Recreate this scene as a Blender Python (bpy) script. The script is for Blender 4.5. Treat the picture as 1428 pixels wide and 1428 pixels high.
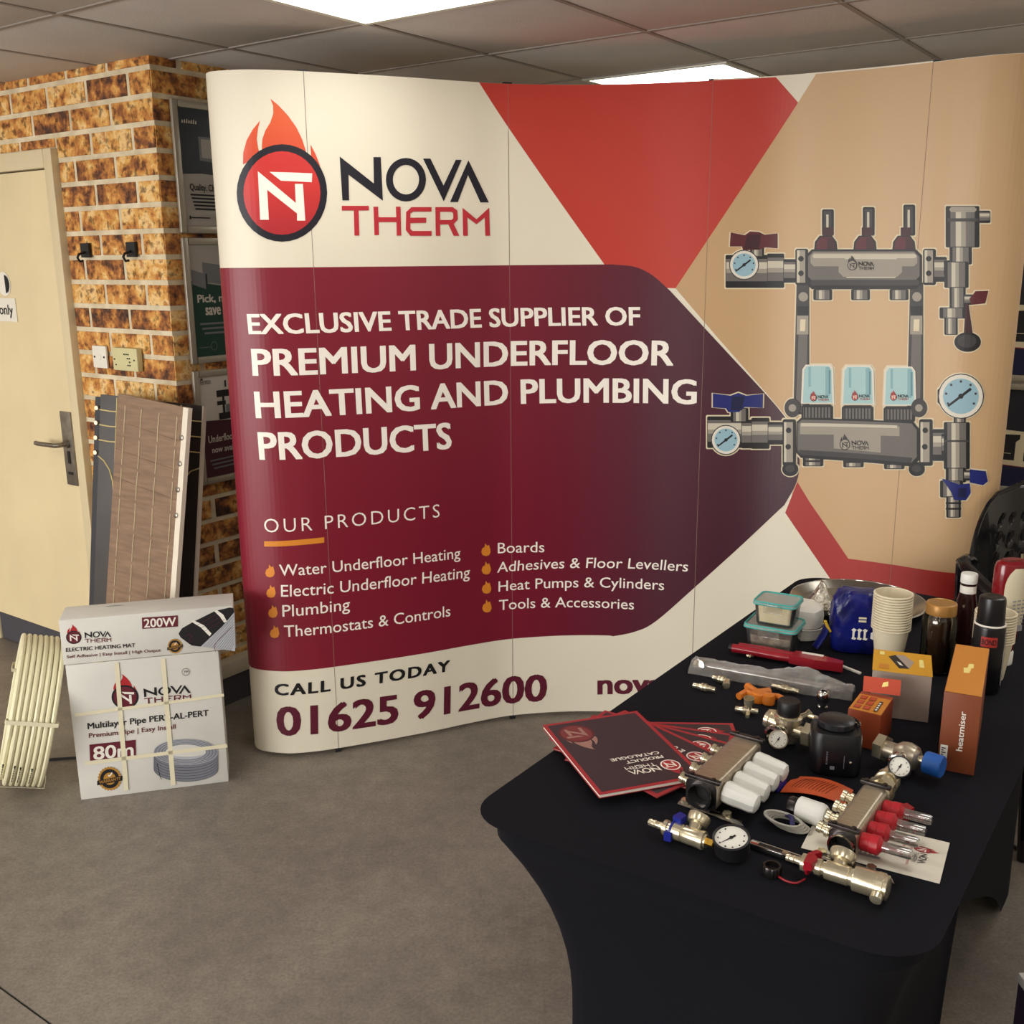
import bpy, bmesh, math, random
from mathutils import Vector, Matrix
from mathutils.geometry import tessellate_polygon
random.seed(7)
for _o in list(bpy.data.objects): bpy.data.objects.remove(_o)
SC = bpy.context.scene
COL = SC.collection
# ------------------------------------------------------------------ camera
FPX, PITCH, ROLL, YAW, CAMZ = 1437.7, 0.240, -0.008, -0.618, 1.69
FW = Vector((0, math.cos(PITCH), -math.sin(PITCH)))
UP0 = Vector((0, math.sin(PITCH), math.cos(PITCH)))
RT0 = Vector((1, 0, 0))
RT = RT0*math.cos(ROLL)+UP0*math.sin(ROLL)
UPV = -RT0*math.sin(ROLL)+UP0*math.cos(ROLL)
EYE = Vector((0, 0, CAMZ))
cam = bpy.data.cameras.new('camera')
cam.sensor_fit = 'HORIZONTAL'; cam.sensor_width = 36.0
cam.lens = 36.0*FPX/1428.0
cam.clip_start = 0.02; cam.clip_end = 60
camo = bpy.data.objects.new('camera', cam); COL.objects.link(camo)
M = Matrix((RT, UPV, -FW)).transposed().to_4x4(); M.translation = EYE
camo.matrix_world = M
SC.camera = camo
# ------------------------------------------------------------------ world and exposure
W = bpy.data.worlds.new('world'); SC.world = W; W.use_nodes = True
W.node_tree.nodes['Background'].inputs[0].default_value = (0.9, 0.95, 1.0, 1)
W.node_tree.nodes['Background'].inputs[1].default_value = 0.15
SC.view_settings.view_transform = 'Standard'
SC.view_settings.look = 'None'
SC.view_settings.gamma = 1.0
SC.view_settings.use_curve_mapping = False
SC.view_settings.exposure = 0.28
PANEL_W = 5.6            # emission of the ceiling light panels
# unseen area light added behind the camera to brighten the door-side brick face
_yaw = YAW
LW = bpy.data.lights.new('added_front_light', 'AREA'); LW.shape = 'RECTANGLE'; LW.size = 4.2; LW.size_y = 1.75; LW.energy = 215; LW.color = (1.0, .985, .96)
LWO = bpy.data.objects.new('added_front_light', LW); COL.objects.link(LWO)
_p = Vector((math.cos(YAW)*-3.2-math.sin(YAW)*-4.12, math.sin(YAW)*-3.2+math.cos(YAW)*-4.12, 1.28))
LWO.matrix_world = Matrix.Translation(_p) @ Matrix.Rotation(YAW, 4, 'Z') @ Matrix.Rotation(math.radians(90), 4, 'X')

# ------------------------------------------------------------------ pixel helpers (1428 x 1428 frame)
AX = Vector((math.cos(YAW), math.sin(YAW), 0))      # room axis a
BX = Vector((-math.sin(YAW), math.cos(YAW), 0))     # room axis b
ZX = Vector((0, 0, 1))
def ray(u, v): return FW + RT*((u-714)/FPX) + UPV*((714-v)/FPX)
def onz(u, v, z):
    d = ray(u, v); return EYE + d*((z-CAMZ)/d.z)
def onplane(u, v, p, n):
    d = ray(u, v); return EYE + d*((p-EYE).dot(n)/d.dot(n))
def AB(a, b, z=0): return AX*a+BX*b+ZX*z

# ------------------------------------------------------------------ materials
def lin(c):
    out = []
    for x in c[:3]:
        x = x/255.0
        out.append(x/12.92 if x <= .04045 else ((x+.055)/1.055)**2.4)
    return tuple(out)+(1.0,)
MATS = {}
def mat(name, rgb, rough=.5, metal=0., rgb2=None, scale=8., detail=4., bump=0., bscale=60., trans=0., ior=1.45, emit=0., coat=0., stretch=None, alpha=1., contrast=(.35,.65), spec=None):
    if name in MATS: return MATS[name]
    m = bpy.data.materials.new(name); m.use_nodes = True; MATS[name] = m
    nt = m.node_tree; b = nt.nodes['Principled BSDF']
    b.inputs['Base Color'].default_value = lin(rgb)
    b.inputs['Roughness'].default_value = rough
    b.inputs['Metallic'].default_value = metal
    b.inputs['IOR'].default_value = ior
    b.inputs['Transmission Weight'].default_value = trans
    b.inputs['Coat Weight'].default_value = coat
    b.inputs['Alpha'].default_value = alpha
    if spec is not None: b.inputs['Specular IOR Level'].default_value = spec
    if emit:
        b.inputs['Emission Color'].default_value = lin(rgb); b.inputs['Emission Strength'].default_value = emit
    if rgb2 is not None or bump:
        tc = nt.nodes.new('ShaderNodeTexCoord'); mp = nt.nodes.new('ShaderNodeMapping')
        nt.links.new(tc.outputs['Object'], mp.inputs[0])
        if stretch: mp.inputs['Scale'].default_value = stretch
    if rgb2 is not None:
        n = nt.nodes.new('ShaderNodeTexNoise'); n.inputs['Scale'].default_value = scale; n.inputs['Detail'].default_value = detail
        nt.links.new(mp.outputs[0], n.inputs['Vector'])
        r = nt.nodes.new('ShaderNodeValToRGB')
        r.color_ramp.elements[0].color = lin(rgb); r.color_ramp.elements[1].color = lin(rgb2)
        r.color_ramp.elements[0].position = contrast[0]; r.color_ramp.elements[1].position = contrast[1]
        nt.links.new(n.outputs['Fac'], r.inputs[0]); nt.links.new(r.outputs[0], b.inputs['Base Color'])
    if bump:
        n2 = nt.nodes.new('ShaderNodeTexNoise'); n2.inputs['Scale'].default_value = bscale; n2.inputs['Detail'].default_value = 5
        nt.links.new(mp.outputs[0], n2.inputs['Vector'])
        bp = nt.nodes.new('ShaderNodeBump'); bp.inputs['Strength'].default_value = bump; bp.inputs['Distance'].default_value = .004
        nt.links.new(n2.outputs['Fac'], bp.inputs['Height']); nt.links.new(bp.outputs[0], b.inputs['Normal'])
    return m
def thin_glass(name, tint, fac=.12, rough=.05, diff=0.):
    if name in MATS: return MATS[name]
    m = bpy.data.materials.new(name); m.use_nodes = True; MATS[name] = m; nt = m.node_tree
    out = nt.nodes['Material Output']; nt.nodes.remove(nt.nodes['Principled BSDF'])
    tr = nt.nodes.new('ShaderNodeBsdfTransparent'); tr.inputs[0].default_value = lin(tint)
    gl = nt.nodes.new('ShaderNodeBsdfGlossy'); gl.inputs['Roughness'].default_value = rough
    df = nt.nodes.new('ShaderNodeBsdfDiffuse'); df.inputs[0].default_value = lin(tint)
    fr = nt.nodes.new('ShaderNodeFresnel'); fr.inputs[0].default_value = 1.45
    ad = nt.nodes.new('ShaderNodeMath'); ad.operation = 'ADD'; ad.use_clamp = True; ad.inputs[1].default_value = fac; nt.links.new(fr.outputs[0], ad.inputs[0])
    m1 = nt.nodes.new('ShaderNodeMixShader'); m1.inputs[0].default_value = diff; nt.links.new(tr.outputs[0], m1.inputs[1]); nt.links.new(df.outputs[0], m1.inputs[2])
    m2 = nt.nodes.new('ShaderNodeMixShader'); nt.links.new(ad.outputs[0], m2.inputs[0]); nt.links.new(m1.outputs[0], m2.inputs[1]); nt.links.new(gl.outputs[0], m2.inputs[2])
    nt.links.new(m2.outputs[0], out.inputs[0])
    return m
def ramp_mat(name, stops, axis='X', lo=0., hi=1., rough=.5):
    """a printed colour gradient along one local axis"""
    if name in MATS: return MATS[name]
    m = bpy.data.materials.new(name); m.use_nodes = True; MATS[name] = m
    nt = m.node_tree; b = nt.nodes['Principled BSDF']; b.inputs['Roughness'].default_value = rough
    tc = nt.nodes.new('ShaderNodeTexCoord'); sx = nt.nodes.new('ShaderNodeSeparateXYZ')
    nt.links.new(tc.outputs['Object'], sx.inputs[0])
    mr = nt.nodes.new('ShaderNodeMapRange'); mr.inputs[1].default_value = lo; mr.inputs[2].default_value = hi
    nt.links.new(sx.outputs[axis], mr.inputs[0])
    r = nt.nodes.new('ShaderNodeValToRGB')
    while len(r.color_ramp.elements) < len(stops): r.color_ramp.elements.new(.5)
    for e, (p, c) in zip(r.color_ramp.elements, stops): e.position = p; e.color = lin(c)
    nt.links.new(mr.outputs[0], r.inputs[0]); nt.links.new(r.outputs[0], b.inputs['Base Color'])
    return m

# ------------------------------------------------------------------ mesh builder
class MB:
    def __init__(s): s.v = []; s.f = []; s.mi = []; s.mats = []; s.M = Matrix.Identity(4)
    def _m(s, m):
        if m is None: return 0 if s.mats else 0
        if m not in s.mats: s.mats.append(m)
        return s.mats.index(m)
    def add(s, vs, fs, m=None):
        k = len(s.v); i = s._m(m)
        s.v += [s.M @ Vector(p) for p in vs]
        for f in fs: s.f.append([k+q for q in f]); s.mi.append(i)
        return s
    def box(s, c, d, m=None, rz=0., bev=0.):
        x, y, z = d[0]/2, d[1]/2, d[2]/2
        R = Matrix.Rotation(rz, 3, 'Z'); c = Vector(c)
        if bev > 0:
            bm = bmesh.new(); bmesh.ops.create_cube(bm, size=1)
            for v in bm.verts: v.co = Vector((v.co.x*d[0], v.co.y*d[1], v.co.z*d[2]))
            bmesh.ops.bevel(bm, geom=list(bm.edges), offset=bev, segments=2, profile=.6, affect='EDGES')
            vs = [c+R@v.co for v in bm.verts]; bm.verts.index_update()
            fs = [[v.index for v in f.verts] for f in bm.faces]; bm.free()
            return s.add(vs, fs, m)
        vs = [c+R@Vector((i*x, j*y, k*z)) for k in (-1, 1) for j in (-1, 1) for i in (-1, 1)]
        return s.add(vs, [(0, 2, 3, 1), (4, 5, 7, 6), (0, 1, 5, 4), (2, 6, 7, 3), (0, 4, 6, 2), (1, 3, 7, 5)], m)
    def lathe(s, prof, o=(0, 0, 0), ax=(0, 0, 1), seg=24, m=None, cap=True, flut=0., nfl=12):
        """prof: list of (radius, height) along axis ax from o"""
        o = Vector(o); ax = Vector(ax).normalized()
        t = Vector((1, 0, 0)) if abs(ax.x) < .9 else Vector((0, 1, 0))
        e1 = ax.cross(t).normalized(); e2 = ax.cross(e1)
        vs = []; fs = []
        for r, h in prof:
            for k in range(seg):
                a = 2*math.pi*k/seg
                rr = r*(1+flut*math.cos(a*nfl)) if flut else r
                vs.append(o+ax*h+e1*(rr*math.cos(a))+e2*(rr*math.sin(a)))
        n = len(prof)
        for i in range(n-1):
            for k in range(seg):
                k2 = (k+1) % seg
                fs.append((i*seg+k, (i+1)*seg+k, (i+1)*seg+k2, i*seg+k2))
        if cap:
            fs.append(tuple(range(seg))); fs.append(tuple((n-1)*seg+k for k in reversed(range(seg))))
        return s.add(vs, fs, m)
    def cyl(s, p0, p1, r, r1=None, seg=20, m=None, cap=True):
        p0 = Vector(p0); d = Vector(p1)-p0
        return s.lathe([(r, 0), (r if r1 is None else r1, d.length)], p0, d, seg, m, cap)
    def tube(s, pts, r, seg=8, m=None, closed=False, flat=1.):
        pts = [Vector(p) for p in pts]; n = len(pts); vs = []; fs = []
        prev = None
        for i, p in enumerate(pts):
            a = pts[i-1] if (i > 0 or closed) else p
            b = pts[(i+1) % n] if (i < n-1 or closed) else p
            d = (b-a).normalized() if (b-a).length > 1e-9 else Vector((0, 0, 1))
            if prev is None:
                t = Vector((0, 0, 1)) if abs(d.z) < .9 else Vector((1, 0, 0))
                e = d.cross(t).normalized()
            else:
                e = (prev-d*prev.dot(d)).normalized()
            prev = e; f2 = d.cross(e)
            for k in range(seg):
                q = 2*math.pi*k/seg
                vs.append(p+e*(r*math.cos(q))+f2*(r*flat*math.sin(q)))
        for i in range(n if closed else n-1):
            j = (i+1) % n
            for k in range(seg):
                k2 = (k+1) % seg
                fs.append((i*seg+k, i*seg+k2, j*seg+k2, j*seg+k))
        if not closed:
            fs.append(tuple(reversed(range(seg)))); fs.append(tuple((n-1)*seg+k for k in range(seg)))
        return s.add(vs, fs, m)
    def torus(s, c, ax, R, r, seg=32, sub=8, m=None):
        c = Vector(c); ax = Vector(ax).normalized()
        t = Vector((1, 0, 0)) if abs(ax.x) < .9 else Vector((0, 1, 0))
        e1 = ax.cross(t).normalized(); e2 = ax.cross(e1)
        return s.tube([c+e1*(R*math.cos(2*math.pi*k/seg))+e2*(R*math.sin(2*math.pi*k/seg)) for k in range(seg)], r, sub, m, True)
    def prism(s, pts, z0, z1, m=None):
        """extrude a 2D outline (x,y) from z0 to z1"""
        n = len(pts)
        vs = [Vector((p[0], p[1], z0)) for p in pts]+[Vector((p[0], p[1], z1)) for p in pts]
        fs = [tuple(reversed(range(n))), tuple(range(n, 2*n))]
        fs += [(i, (i+1) % n, n+(i+1) % n, n+i) for i in range(n)]
        return s.add(vs, fs, m)
    def hexnut(s, p0, p1, r, m=None): return s.cyl(p0, p1, r, seg=6, m=m)
    def sphere(s, c, r, m=None, seg=16, rings=10, sc=(1, 1, 1)):
        vs = []; fs = []; c = Vector(c)
        for i in range(rings+1):
            th = math.pi*i/rings
            for k in range(seg):
                a = 2*math.pi*k/seg
                vs.append(c+Vector((r*sc[0]*math.sin(th)*math.cos(a), r*sc[1]*math.sin(th)*math.sin(a), r*sc[2]*math.cos(th))))
        for i in range(rings):
            for k in range(seg):
                k2 = (k+1) % seg
                fs.append((i*seg+k, (i+1)*seg+k, (i+1)*seg+k2, i*seg+k2))
        return s.add(vs, fs, m)
PM = {}          # world matrix of every parent made here
def mesh_obj(name, mb, m=None, parent=None, smooth=True, angle=35, world=True):
    me = bpy.data.meshes.new(name)
    V = mb.v
    if world and parent is not None:
        I = PM[parent.name].inverted(); V = [I @ p for p in V]
    me.from_pydata([tuple(p) for p in V], [], mb.f)
    ms = mb.mats if mb.mats else [m]
    for x in ms: me.materials.append(x)
    if mb.mats: me.polygons.foreach_set('material_index', mb.mi)
    me.update()
    bm = bmesh.new(); bm.from_mesh(me)
    bmesh.ops.remove_doubles(bm, verts=bm.verts, dist=1e-6)
    bmesh.ops.recalc_face_normals(bm, faces=bm.faces)
    bm.to_mesh(me); bm.free()
    if smooth:
        me.shade_smooth(); me.set_sharp_from_angle(angle=math.radians(angle))
    o = bpy.data.objects.new(name, me); COL.objects.link(o)
    if parent is not None:
        o.parent = parent
        PM[o.name] = PM[parent.name]
    else: PM[o.name] = Matrix.Identity(4)
    return o
def tag(o, label=None, cat=None, group=None, kind=None):
    if label: o['label'] = label
    if cat: o['category'] = cat
    if group: o['group'] = group
    if kind: o['kind'] = kind
    return o
def thing(name, label, cat, loc=(0, 0, 0), rotz=0., group=None, kind=None):
    o = bpy.data.objects.new(name, None); COL.objects.link(o)
    o.location = loc; o.rotation_euler = (0, 0, rotz); o.empty_display_size = .05
    PM[o.name] = Matrix.Translation(Vector(loc)) @ Matrix.Rotation(rotz, 4, 'Z')
    return tag(o, label, cat, group, kind)
def local(o): 
    b = MB(); b.M = PM[o.name].copy(); return b     # build in the thing's own frame
def solo(o, label, cat, base, group=None):
    """a thing that is one mesh: move its origin to its base"""
    base = Vector(base)
    o.data.transform(Matrix.Translation(-base)); o.location = base
    PM[o.name] = Matrix.Translation(base)
    return tag(o, label, cat, group)

# ------------------------------------------------------------------ flat print on surfaces
class Plane:
    """flat surface: origin o, axes ex, ey, normal n"""
    def __init__(s, o, ex, ey, n=None):
        s.o = Vector(o); s.ex = Vector(ex).normalized(); s.ey = Vector(ey); s.ey = (s.ey-s.ex*s.ey.dot(s.ex)).normalized()
        s.n = s.ex.cross(s.ey)
    def px(s, u, v):
        p = onplane(u, v, s.o, s.n)-s.o; return (p.dot(s.ex), p.dot(s.ey))
    def pos(s, a, b, off): return s.o+s.ex*a+s.ey*b+s.n*off
    step = None
def text_tris(txt, bold=0., spacing=1.):
    cu = bpy.data.curves.new('t', 'FONT'); cu.body = txt; cu.size = 1; cu.offset = bold; cu.space_character = spacing
    cu.resolution_u = 3; cu.dimensions = '2D'; cu.fill_mode = 'FRONT'
    ob = bpy.data.objects.new('t', cu); COL.objects.link(ob)
    dg = bpy.context.evaluated_depsgraph_get(); me = ob.evaluated_get(dg).to_mesh()
    vs = [(v.co.x, v.co.y) for v in me.vertices]; fs = [list(p.vertices) for p in me.polygons]
    ob.evaluated_get(dg).to_mesh_clear()
    bpy.data.objects.remove(ob); bpy.data.curves.remove(cu)
    return vs, fs
class Draw:
    L0 = .0006; DL = .00012
    def __init__(s, surf, off0=None): s.s = surf; s.mb = MB(); s.off = off0 if off0 is not None else s.L0
    def _put(s, m, V, F):
        if s.s.step:
            bm = bmesh.new(); bv = [bm.verts.new((p[0], p[1], 0)) for p in V]
            for f in F:
                try: bm.faces.new([bv[i] for i in f])
                except ValueError: pass
            lo = min(p[0] for p in V); hi = max(p[0] for p in V); k = math.floor(lo/s.s.step)+1
            while k*s.s.step < hi:
                bmesh.ops.bisect_plane(bm, geom=list(bm.verts)+list(bm.edges)+list(bm.faces), dist=1e-7, plane_co=(k*s.s.step, 0, 0), plane_no=(1, 0, 0)); k += 1
            bm.verts.index_update()
            V = [(v.co.x, v.co.y) for v in bm.verts]; F = [[v.index for v in f.verts] for f in bm.faces]; bm.free()
        s.mb.add([s.s.pos(p[0], p[1], s.off) for p in V], F, m); s.off += s.DL
    def poly_ab(s, m, pts, holes=()):
        loops = [list(pts)]+[list(h) for h in holes]
        V = [p for l in loops for p in l]
        F = tessellate_polygon([[Vector((p[0], p[1], 0)) for p in l] for l in loops])
        s._put(m, V, [list(f) for f in F])
    def poly(s, m, pts, holes=()):
        s.poly_ab(m, [s.s.px(*p) for p in pts], [[s.s.px(*p) for p in h] for h in holes])
    def rect(s, m, x0, y0, x1, y1): s.poly(m, [(x0, y0), (x1, y0), (x1, y1), (x0, y1)])
    def ell(s, m, cx, cy, rx, ry=None, n=28, hole=0., rot=0.):
        ry = ry or rx; c, q = math.cos(rot), math.sin(rot)
        f = lambda k: [(cx+k*(rx*math.cos(t)*c-ry*math.sin(t)*q), cy+k*(rx*math.cos(t)*q+ry*math.sin(t)*c)) for t in [2*math.pi*i/n for i in range(n)]]
        s.poly(m, f(1.), [f(hole)] if hole else ())
    def line(s, m, pts, w):
        pts = [Vector((p[0], p[1])) for p in pts]
        for a, b in zip(pts[:-1], pts[1:]):
            d = (b-a); n = Vector((-d.y, d.x)).normalized()*w/2
            s.poly(m, [tuple(a+n), tuple(b+n), tuple(b-n), tuple(a-n)]); s.off -= s.DL
        s.off += s.DL
    def text_ab(s, m, txt, o, ux, uy, bold=0., spacing=1., only=None):
        """o: left end of the baseline, ux: vector to its right end, uy: vector to the cap height"""
        V, F = text_tris(txt, min(bold, 0.), spacing)
        if not V: return
        copies = [(0., 0.)]
        if bold > 0:            # heavier weight: the glyphs again, a hair to each side
            copies = [(dx, dy+bold*.6) for dx, dy in ((-bold, -bold*.6), (bold, -bold*.6), (bold, bold*.6), (-bold, bold*.6))]
        x0 = min(p[0] for p in V)-max(bold, 0); x1 = max(p[0] for p in V)+max(bold, 0); y1 = max(p[1] for p in V)+1.2*max(bold, 0)
        if only is not None:      # keep one word of the line
            F = [f for f in F if only[0] <= sum(V[i][0] for i in f)/len(f) < only[1]]
            use = sorted({i for f in F for i in f}); ix = {i: k for k, i in enumerate(use)}
            V = [V[i] for i in use]; F = [[ix[i] for i in f] for f in F]
        for dx, dy in copies:
            P = []
            for x, y in V:
                fx = (x+dx-x0)/(x1-x0); fy = (y+dy)/y1
                P.append((o[0]+ux[0]*fx+uy[0]*fy, o[1]+ux[1]*fx+uy[1]*fy))
            s._put(m, P, F)
    def text(s, m, txt, bl, br, tl, bold=0., spacing=1., only=None):
        o = s.s.px(*bl); r = s.s.px(*br); t = s.s.px(*tl)
        s.text_ab(m, txt, o, (r[0]-o[0], r[1]-o[1]), (t[0]-o[0], t[1]-o[1]), bold, spacing, only)
    def done(s, name, parent, label=None):
        ob = mesh_obj(name, s.mb, None, parent, smooth=False)
        if label: ob['label'] = label
        return ob
# ---- the flame-and-ring logo, drawn in its own units (x right, y down)
LG = dict(
 flame=[(262,128),(300,160),(345,208),(385,265),(412,320),(428,370),(436,420),(300,470),(222,420),(222,350),(224,320),(238,280),(262,240),(276,198),(275,160)],
 fl=[(213,232),(178,275),(150,325),(134,385),(133,440),(215,400),(203,360),(197,320),(203,270)],
 fr=[(452,345),(475,390),(495,440),(505,495),(470,470),(455,410)],
 N=[(203,472),(382,622),(378,532),(416,532),(427,706),(388,706),(388,672),(247,560),(255,702),(214,702)],
 T=[(258,475),(460,482),(458,524),(312,517)],
 n=[(590,402),(752,530),(750,405),(785,405),(795,612),(632,488),(635,610),(603,610)],
 v=[(985,412),(1020,412),(1082,540),(1140,418),(1168,418),(1083,615)],
 a=[(1200,420),(1297,620),(1257,620),(1198,490),(1150,618),(1113,618)],
 t=[(600,636),(728,636),(728,658),(680,658),(683,777),(660,777),(657,658),(600,658)],
 h=[(750,640),(772,640),(774,690),(858,690),(856,640),(878,640),(882,777),(860,777),(859,713),(775,713),(776,775),(755,775)],
 e=[(1025,642),(930,642),(905,665),(903,750),(925,778),(1025,778),(1025,755),(935,755),(925,745),(925,718),(1000,716),(1000,692),(925,692),(925,672),(937,663),(1025,663)],
 r=[(1043,642),(1125,642),(1147,658),(1150,700),(1130,722),(1157,778),(1130,778),(1105,724),(1065,724),(1067,778),(1045,778)],
 rh=[(1065,664),(1120,664),(1128,672),(1128,695),(1120,703),(1065,703)],
 m=[(1172,645),(1238,700),(1298,645),(1302,778),(1280,778),(1277,690),(1238,723),(1194,690),(1197,778),(1175,778)])
def logo(D, f, flame, ring, disc, mono, nova, therm, words=True, mark=True, tm=None):
    """f maps logo units to the coordinates D.poly takes (pixels) - or to surface coordinates through D.raw"""
    P = D.poly
    g = lambda pts: [f(*p) for p in pts]
    el = lambda cx, cy, rx, ry, n=36: [f(cx+rx*math.cos(2*math.pi*i/n), cy+ry*math.sin(2*math.pi*i/n)) for i in range(n)]
    if mark:
        P(flame, g(LG['flame'])); P(flame, g(LG['fl'])); P(flame, g(LG['fr']))
        P(ring, el(317, 575, 214, 231)); P(disc, el(317, 575, 182, 198))
        P(mono, g(LG['N'])); P(mono, g(LG['T']))
    if words:
        P(nova, g(LG['n'])); P(nova, el(904, 512, 95, 103, 28), [el(904, 512, 62, 70, 28)]); P(nova, g(LG['v'])); P(nova, g(LG['a']))
        for k in 'them': P(therm, g(LG[k]))
        P(therm, g(LG['r']), [g(LG['rh'])])
class DrawAB(Draw):
    """same, but poly() takes surface coordinates in metres instead of pixels"""
    def poly(s, m, pts, holes=()): s.poly_ab(m, pts, holes)
    def text(s, m, txt, bl, br, tl, bold=0., spacing=1.): s.text_ab(m, txt, bl, (br[0]-bl[0], br[1]-bl[1]), (tl[0]-bl[0], tl[1]-bl[1]), bold, spacing)
# ================================================================== ROOM
CEIL = 2.362
CA, CB = -3.135, 2.332                 # outside corner of the brick pier (room axes a, b)
OX, OY = -3.428, 1.814                 # ceiling grid origin
A0, A1, B0, B1 = -7.0, 4.0, -4.2, 4.6  # extents of the room
# ---- materials
m_mortar = mat('mortar', (222,208,178), .9, rgb2=(196,180,150), scale=14, bump=.4, bscale=90)
m_plain = mat('painted_plaster', (206,198,184), .85, rgb2=(198,190,176), scale=3)
m_tile = mat('ceiling_tile', (204,196,190), .95, rgb2=(194,187,181), scale=2.5, bump=.25, bscale=160)
m_bar = mat('ceiling_bar', (150,140,132), .6)
m_barl = mat('light_panel_trim', (225,222,210), .5)
m_emit = mat('light_diffuser', (255,252,245), .5, emit=PANEL_W)
def brick_mat():
    m = bpy.data.materials.new('brick'); m.use_nodes = True
    nt = m.node_tree; b = nt.nodes['Principled BSDF']; b.inputs['Roughness'].default_value = .85
    tc = nt.nodes.new('ShaderNodeTexCoord'); oi = nt.nodes.new('ShaderNodeObjectInfo')
    mu = nt.nodes.new('ShaderNodeMath'); mu.operation = 'MULTIPLY'; mu.inputs[1].default_value = 57.
    nt.links.new(oi.outputs['Random'], mu.inputs[0])
    ad = nt.nodes.new('ShaderNodeVectorMath'); ad.operation = 'ADD'
    nt.links.new(tc.outputs['Object'], ad.inputs[0]); nt.links.new(mu.outputs[0], ad.inputs[1])
    n = nt.nodes.new('ShaderNodeTexNoise'); n.inputs['Scale'].default_value = 17; n.inputs['Detail'].default_value = 5; n.inputs['Roughness'].default_value = .62; n.inputs['Distortion'].default_value = .15
    nt.links.new(ad.outputs[0], n.inputs['Vector'])
    sh = nt.nodes.new('ShaderNodeMapRange'); sh.inputs[3].default_value = -.12; sh.inputs[4].default_value = .10
    nt.links.new(oi.outputs['Random'], sh.inputs[0])
    a2 = nt.nodes.new('ShaderNodeMath'); a2.operation = 'ADD'
    nt.links.new(n.outputs['Fac'], a2.inputs[0]); nt.links.new(sh.outputs[0], a2.inputs[1])
    r = nt.nodes.new('ShaderNodeValToRGB')
    st = [(.30,(80,50,34)),(.40,(148,90,46)),(.48,(196,132,64)),(.56,(216,164,88)),(.64,(234,198,136)),(.75,(184,122,66))]
    while len(r.color_ramp.elements) < len(st): r.color_ramp.elements.new(.5)
    for e, (p, c) in zip(r.color_ramp.elements, st): e.position = p; e.color = lin(c)
    nt.links.new(a2.outputs[0], r.inputs[0])
    n2 = nt.nodes.new('ShaderNodeTexNoise'); n2.inputs['Scale'].default_value = 42; n2.inputs['Detail'].default_value = 6
    nt.links.new(ad.outputs[0], n2.inputs['Vector'])
    r2 = nt.nodes.new('ShaderNodeValToRGB'); r2.color_ramp.elements[0].position = .36; r2.color_ramp.elements[1].position = .46
    r2.color_ramp.elements[0].color = (.10,.06,.05,1); r2.color_ramp.elements[1].color = (1,1,1,1)
    nt.links.new(n2.outputs['Fac'], r2.inputs[0])
    mx = nt.nodes.new('ShaderNodeMixRGB'); mx.blend_type = 'MULTIPLY'; mx.inputs[0].default_value = .7
    nt.links.new(r.outputs[0], mx.inputs[1]); nt.links.new(r2.outputs[0], mx.inputs[2]); nt.links.new(mx.outputs[0], b.inputs['Base Color'])
    bp = nt.nodes.new('ShaderNodeBump'); bp.inputs['Strength'].default_value = .6; bp.inputs['Distance'].default_value = .004
    nt.links.new(n2.outputs['Fac'], bp.inputs['Height']); nt.links.new(bp.outputs[0], b.inputs['Normal'])
    return m
m_brick = brick_mat()
def floor_mat():
    m = bpy.data.materials.new('vinyl_floor'); m.use_nodes = True
    nt = m.node_tree; b = nt.nodes['Principled BSDF']; b.inputs['Roughness'].default_value = .5
    tc = nt.nodes.new('ShaderNodeTexCoord')
    def noise(sc, det, rou=.6, dist=0.):
        n = nt.nodes.new('ShaderNodeTexNoise'); n.inputs['Scale'].default_value = sc; n.inputs['Detail'].default_value = det; n.inputs['Roughness'].default_value = rou; n.inputs['Distortion'].default_value = dist
        nt.links.new(tc.outputs['Object'], n.inputs['Vector']); return n
    n1 = noise(1.7, 6, .6, .6); n2 = noise(14, 8, .75); n3 = noise(110, 4, .8)
    r = nt.nodes.new('ShaderNodeValToRGB')
    st = [(.28,(108,101,95)),(.45,(128,120,111)),(.58,(144,136,124)),(.72,(162,153,138))]
    while len(r.color_ramp.elements) < len(st): r.color_ramp.elements.new(.5)
    for e, (p, c) in zip(r.color_ramp.elements, st): e.position = p; e.color = lin(c)
    m1 = nt.nodes.new('ShaderNodeMath'); m1.operation = 'MULTIPLY_ADD'; m1.inputs[1].default_value = .55
    nt.links.new(n2.outputs['Fac'], m1.inputs[0])
    s1 = nt.nodes.new('ShaderNodeMath'); s1.operation = 'MULTIPLY'; s1.inputs[1].default_value = .45
    nt.links.new(n1.outputs['Fac'], s1.inputs[0]); nt.links.new(s1.outputs[0], m1.inputs[2])
    nt.links.new(m1.outputs[0], r.inputs[0])
    r3 = nt.nodes.new('ShaderNodeValToRGB'); r3.color_ramp.elements[0].position = .33; r3.color_ramp.elements[1].position = .6
    r3.color_ramp.elements[0].color = (.62,.6,.58,1); r3.color_ramp.elements[1].color = (1,1,1,1)
    nt.links.new(n3.outputs['Fac'], r3.inputs[0])
    mx = nt.nodes.new('ShaderNodeMixRGB'); mx.blend_type = 'MULTIPLY'; mx.inputs[0].default_value = .85
    nt.links.new(r.outputs[0], mx.inputs[1]); nt.links.new(r3.outputs[0], mx.inputs[2]); nt.links.new(mx.outputs[0], b.inputs['Base Color'])
    bp = nt.nodes.new('ShaderNodeBump'); bp.inputs['Strength'].default_value = .12; bp.inputs['Distance'].default_value = .002
    nt.links.new(n3.outputs['Fac'], bp.inputs['Height']); nt.links.new(bp.outputs[0], b.inputs['Normal'])
    return m
m_floor = floor_mat()
m_seam = mat('floor_seam', (44,40,38), .8)
def rmb():
    b = MB(); b.M = Matrix.Rotation(YAW, 4, 'Z'); return b     # room axes -> world
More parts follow.
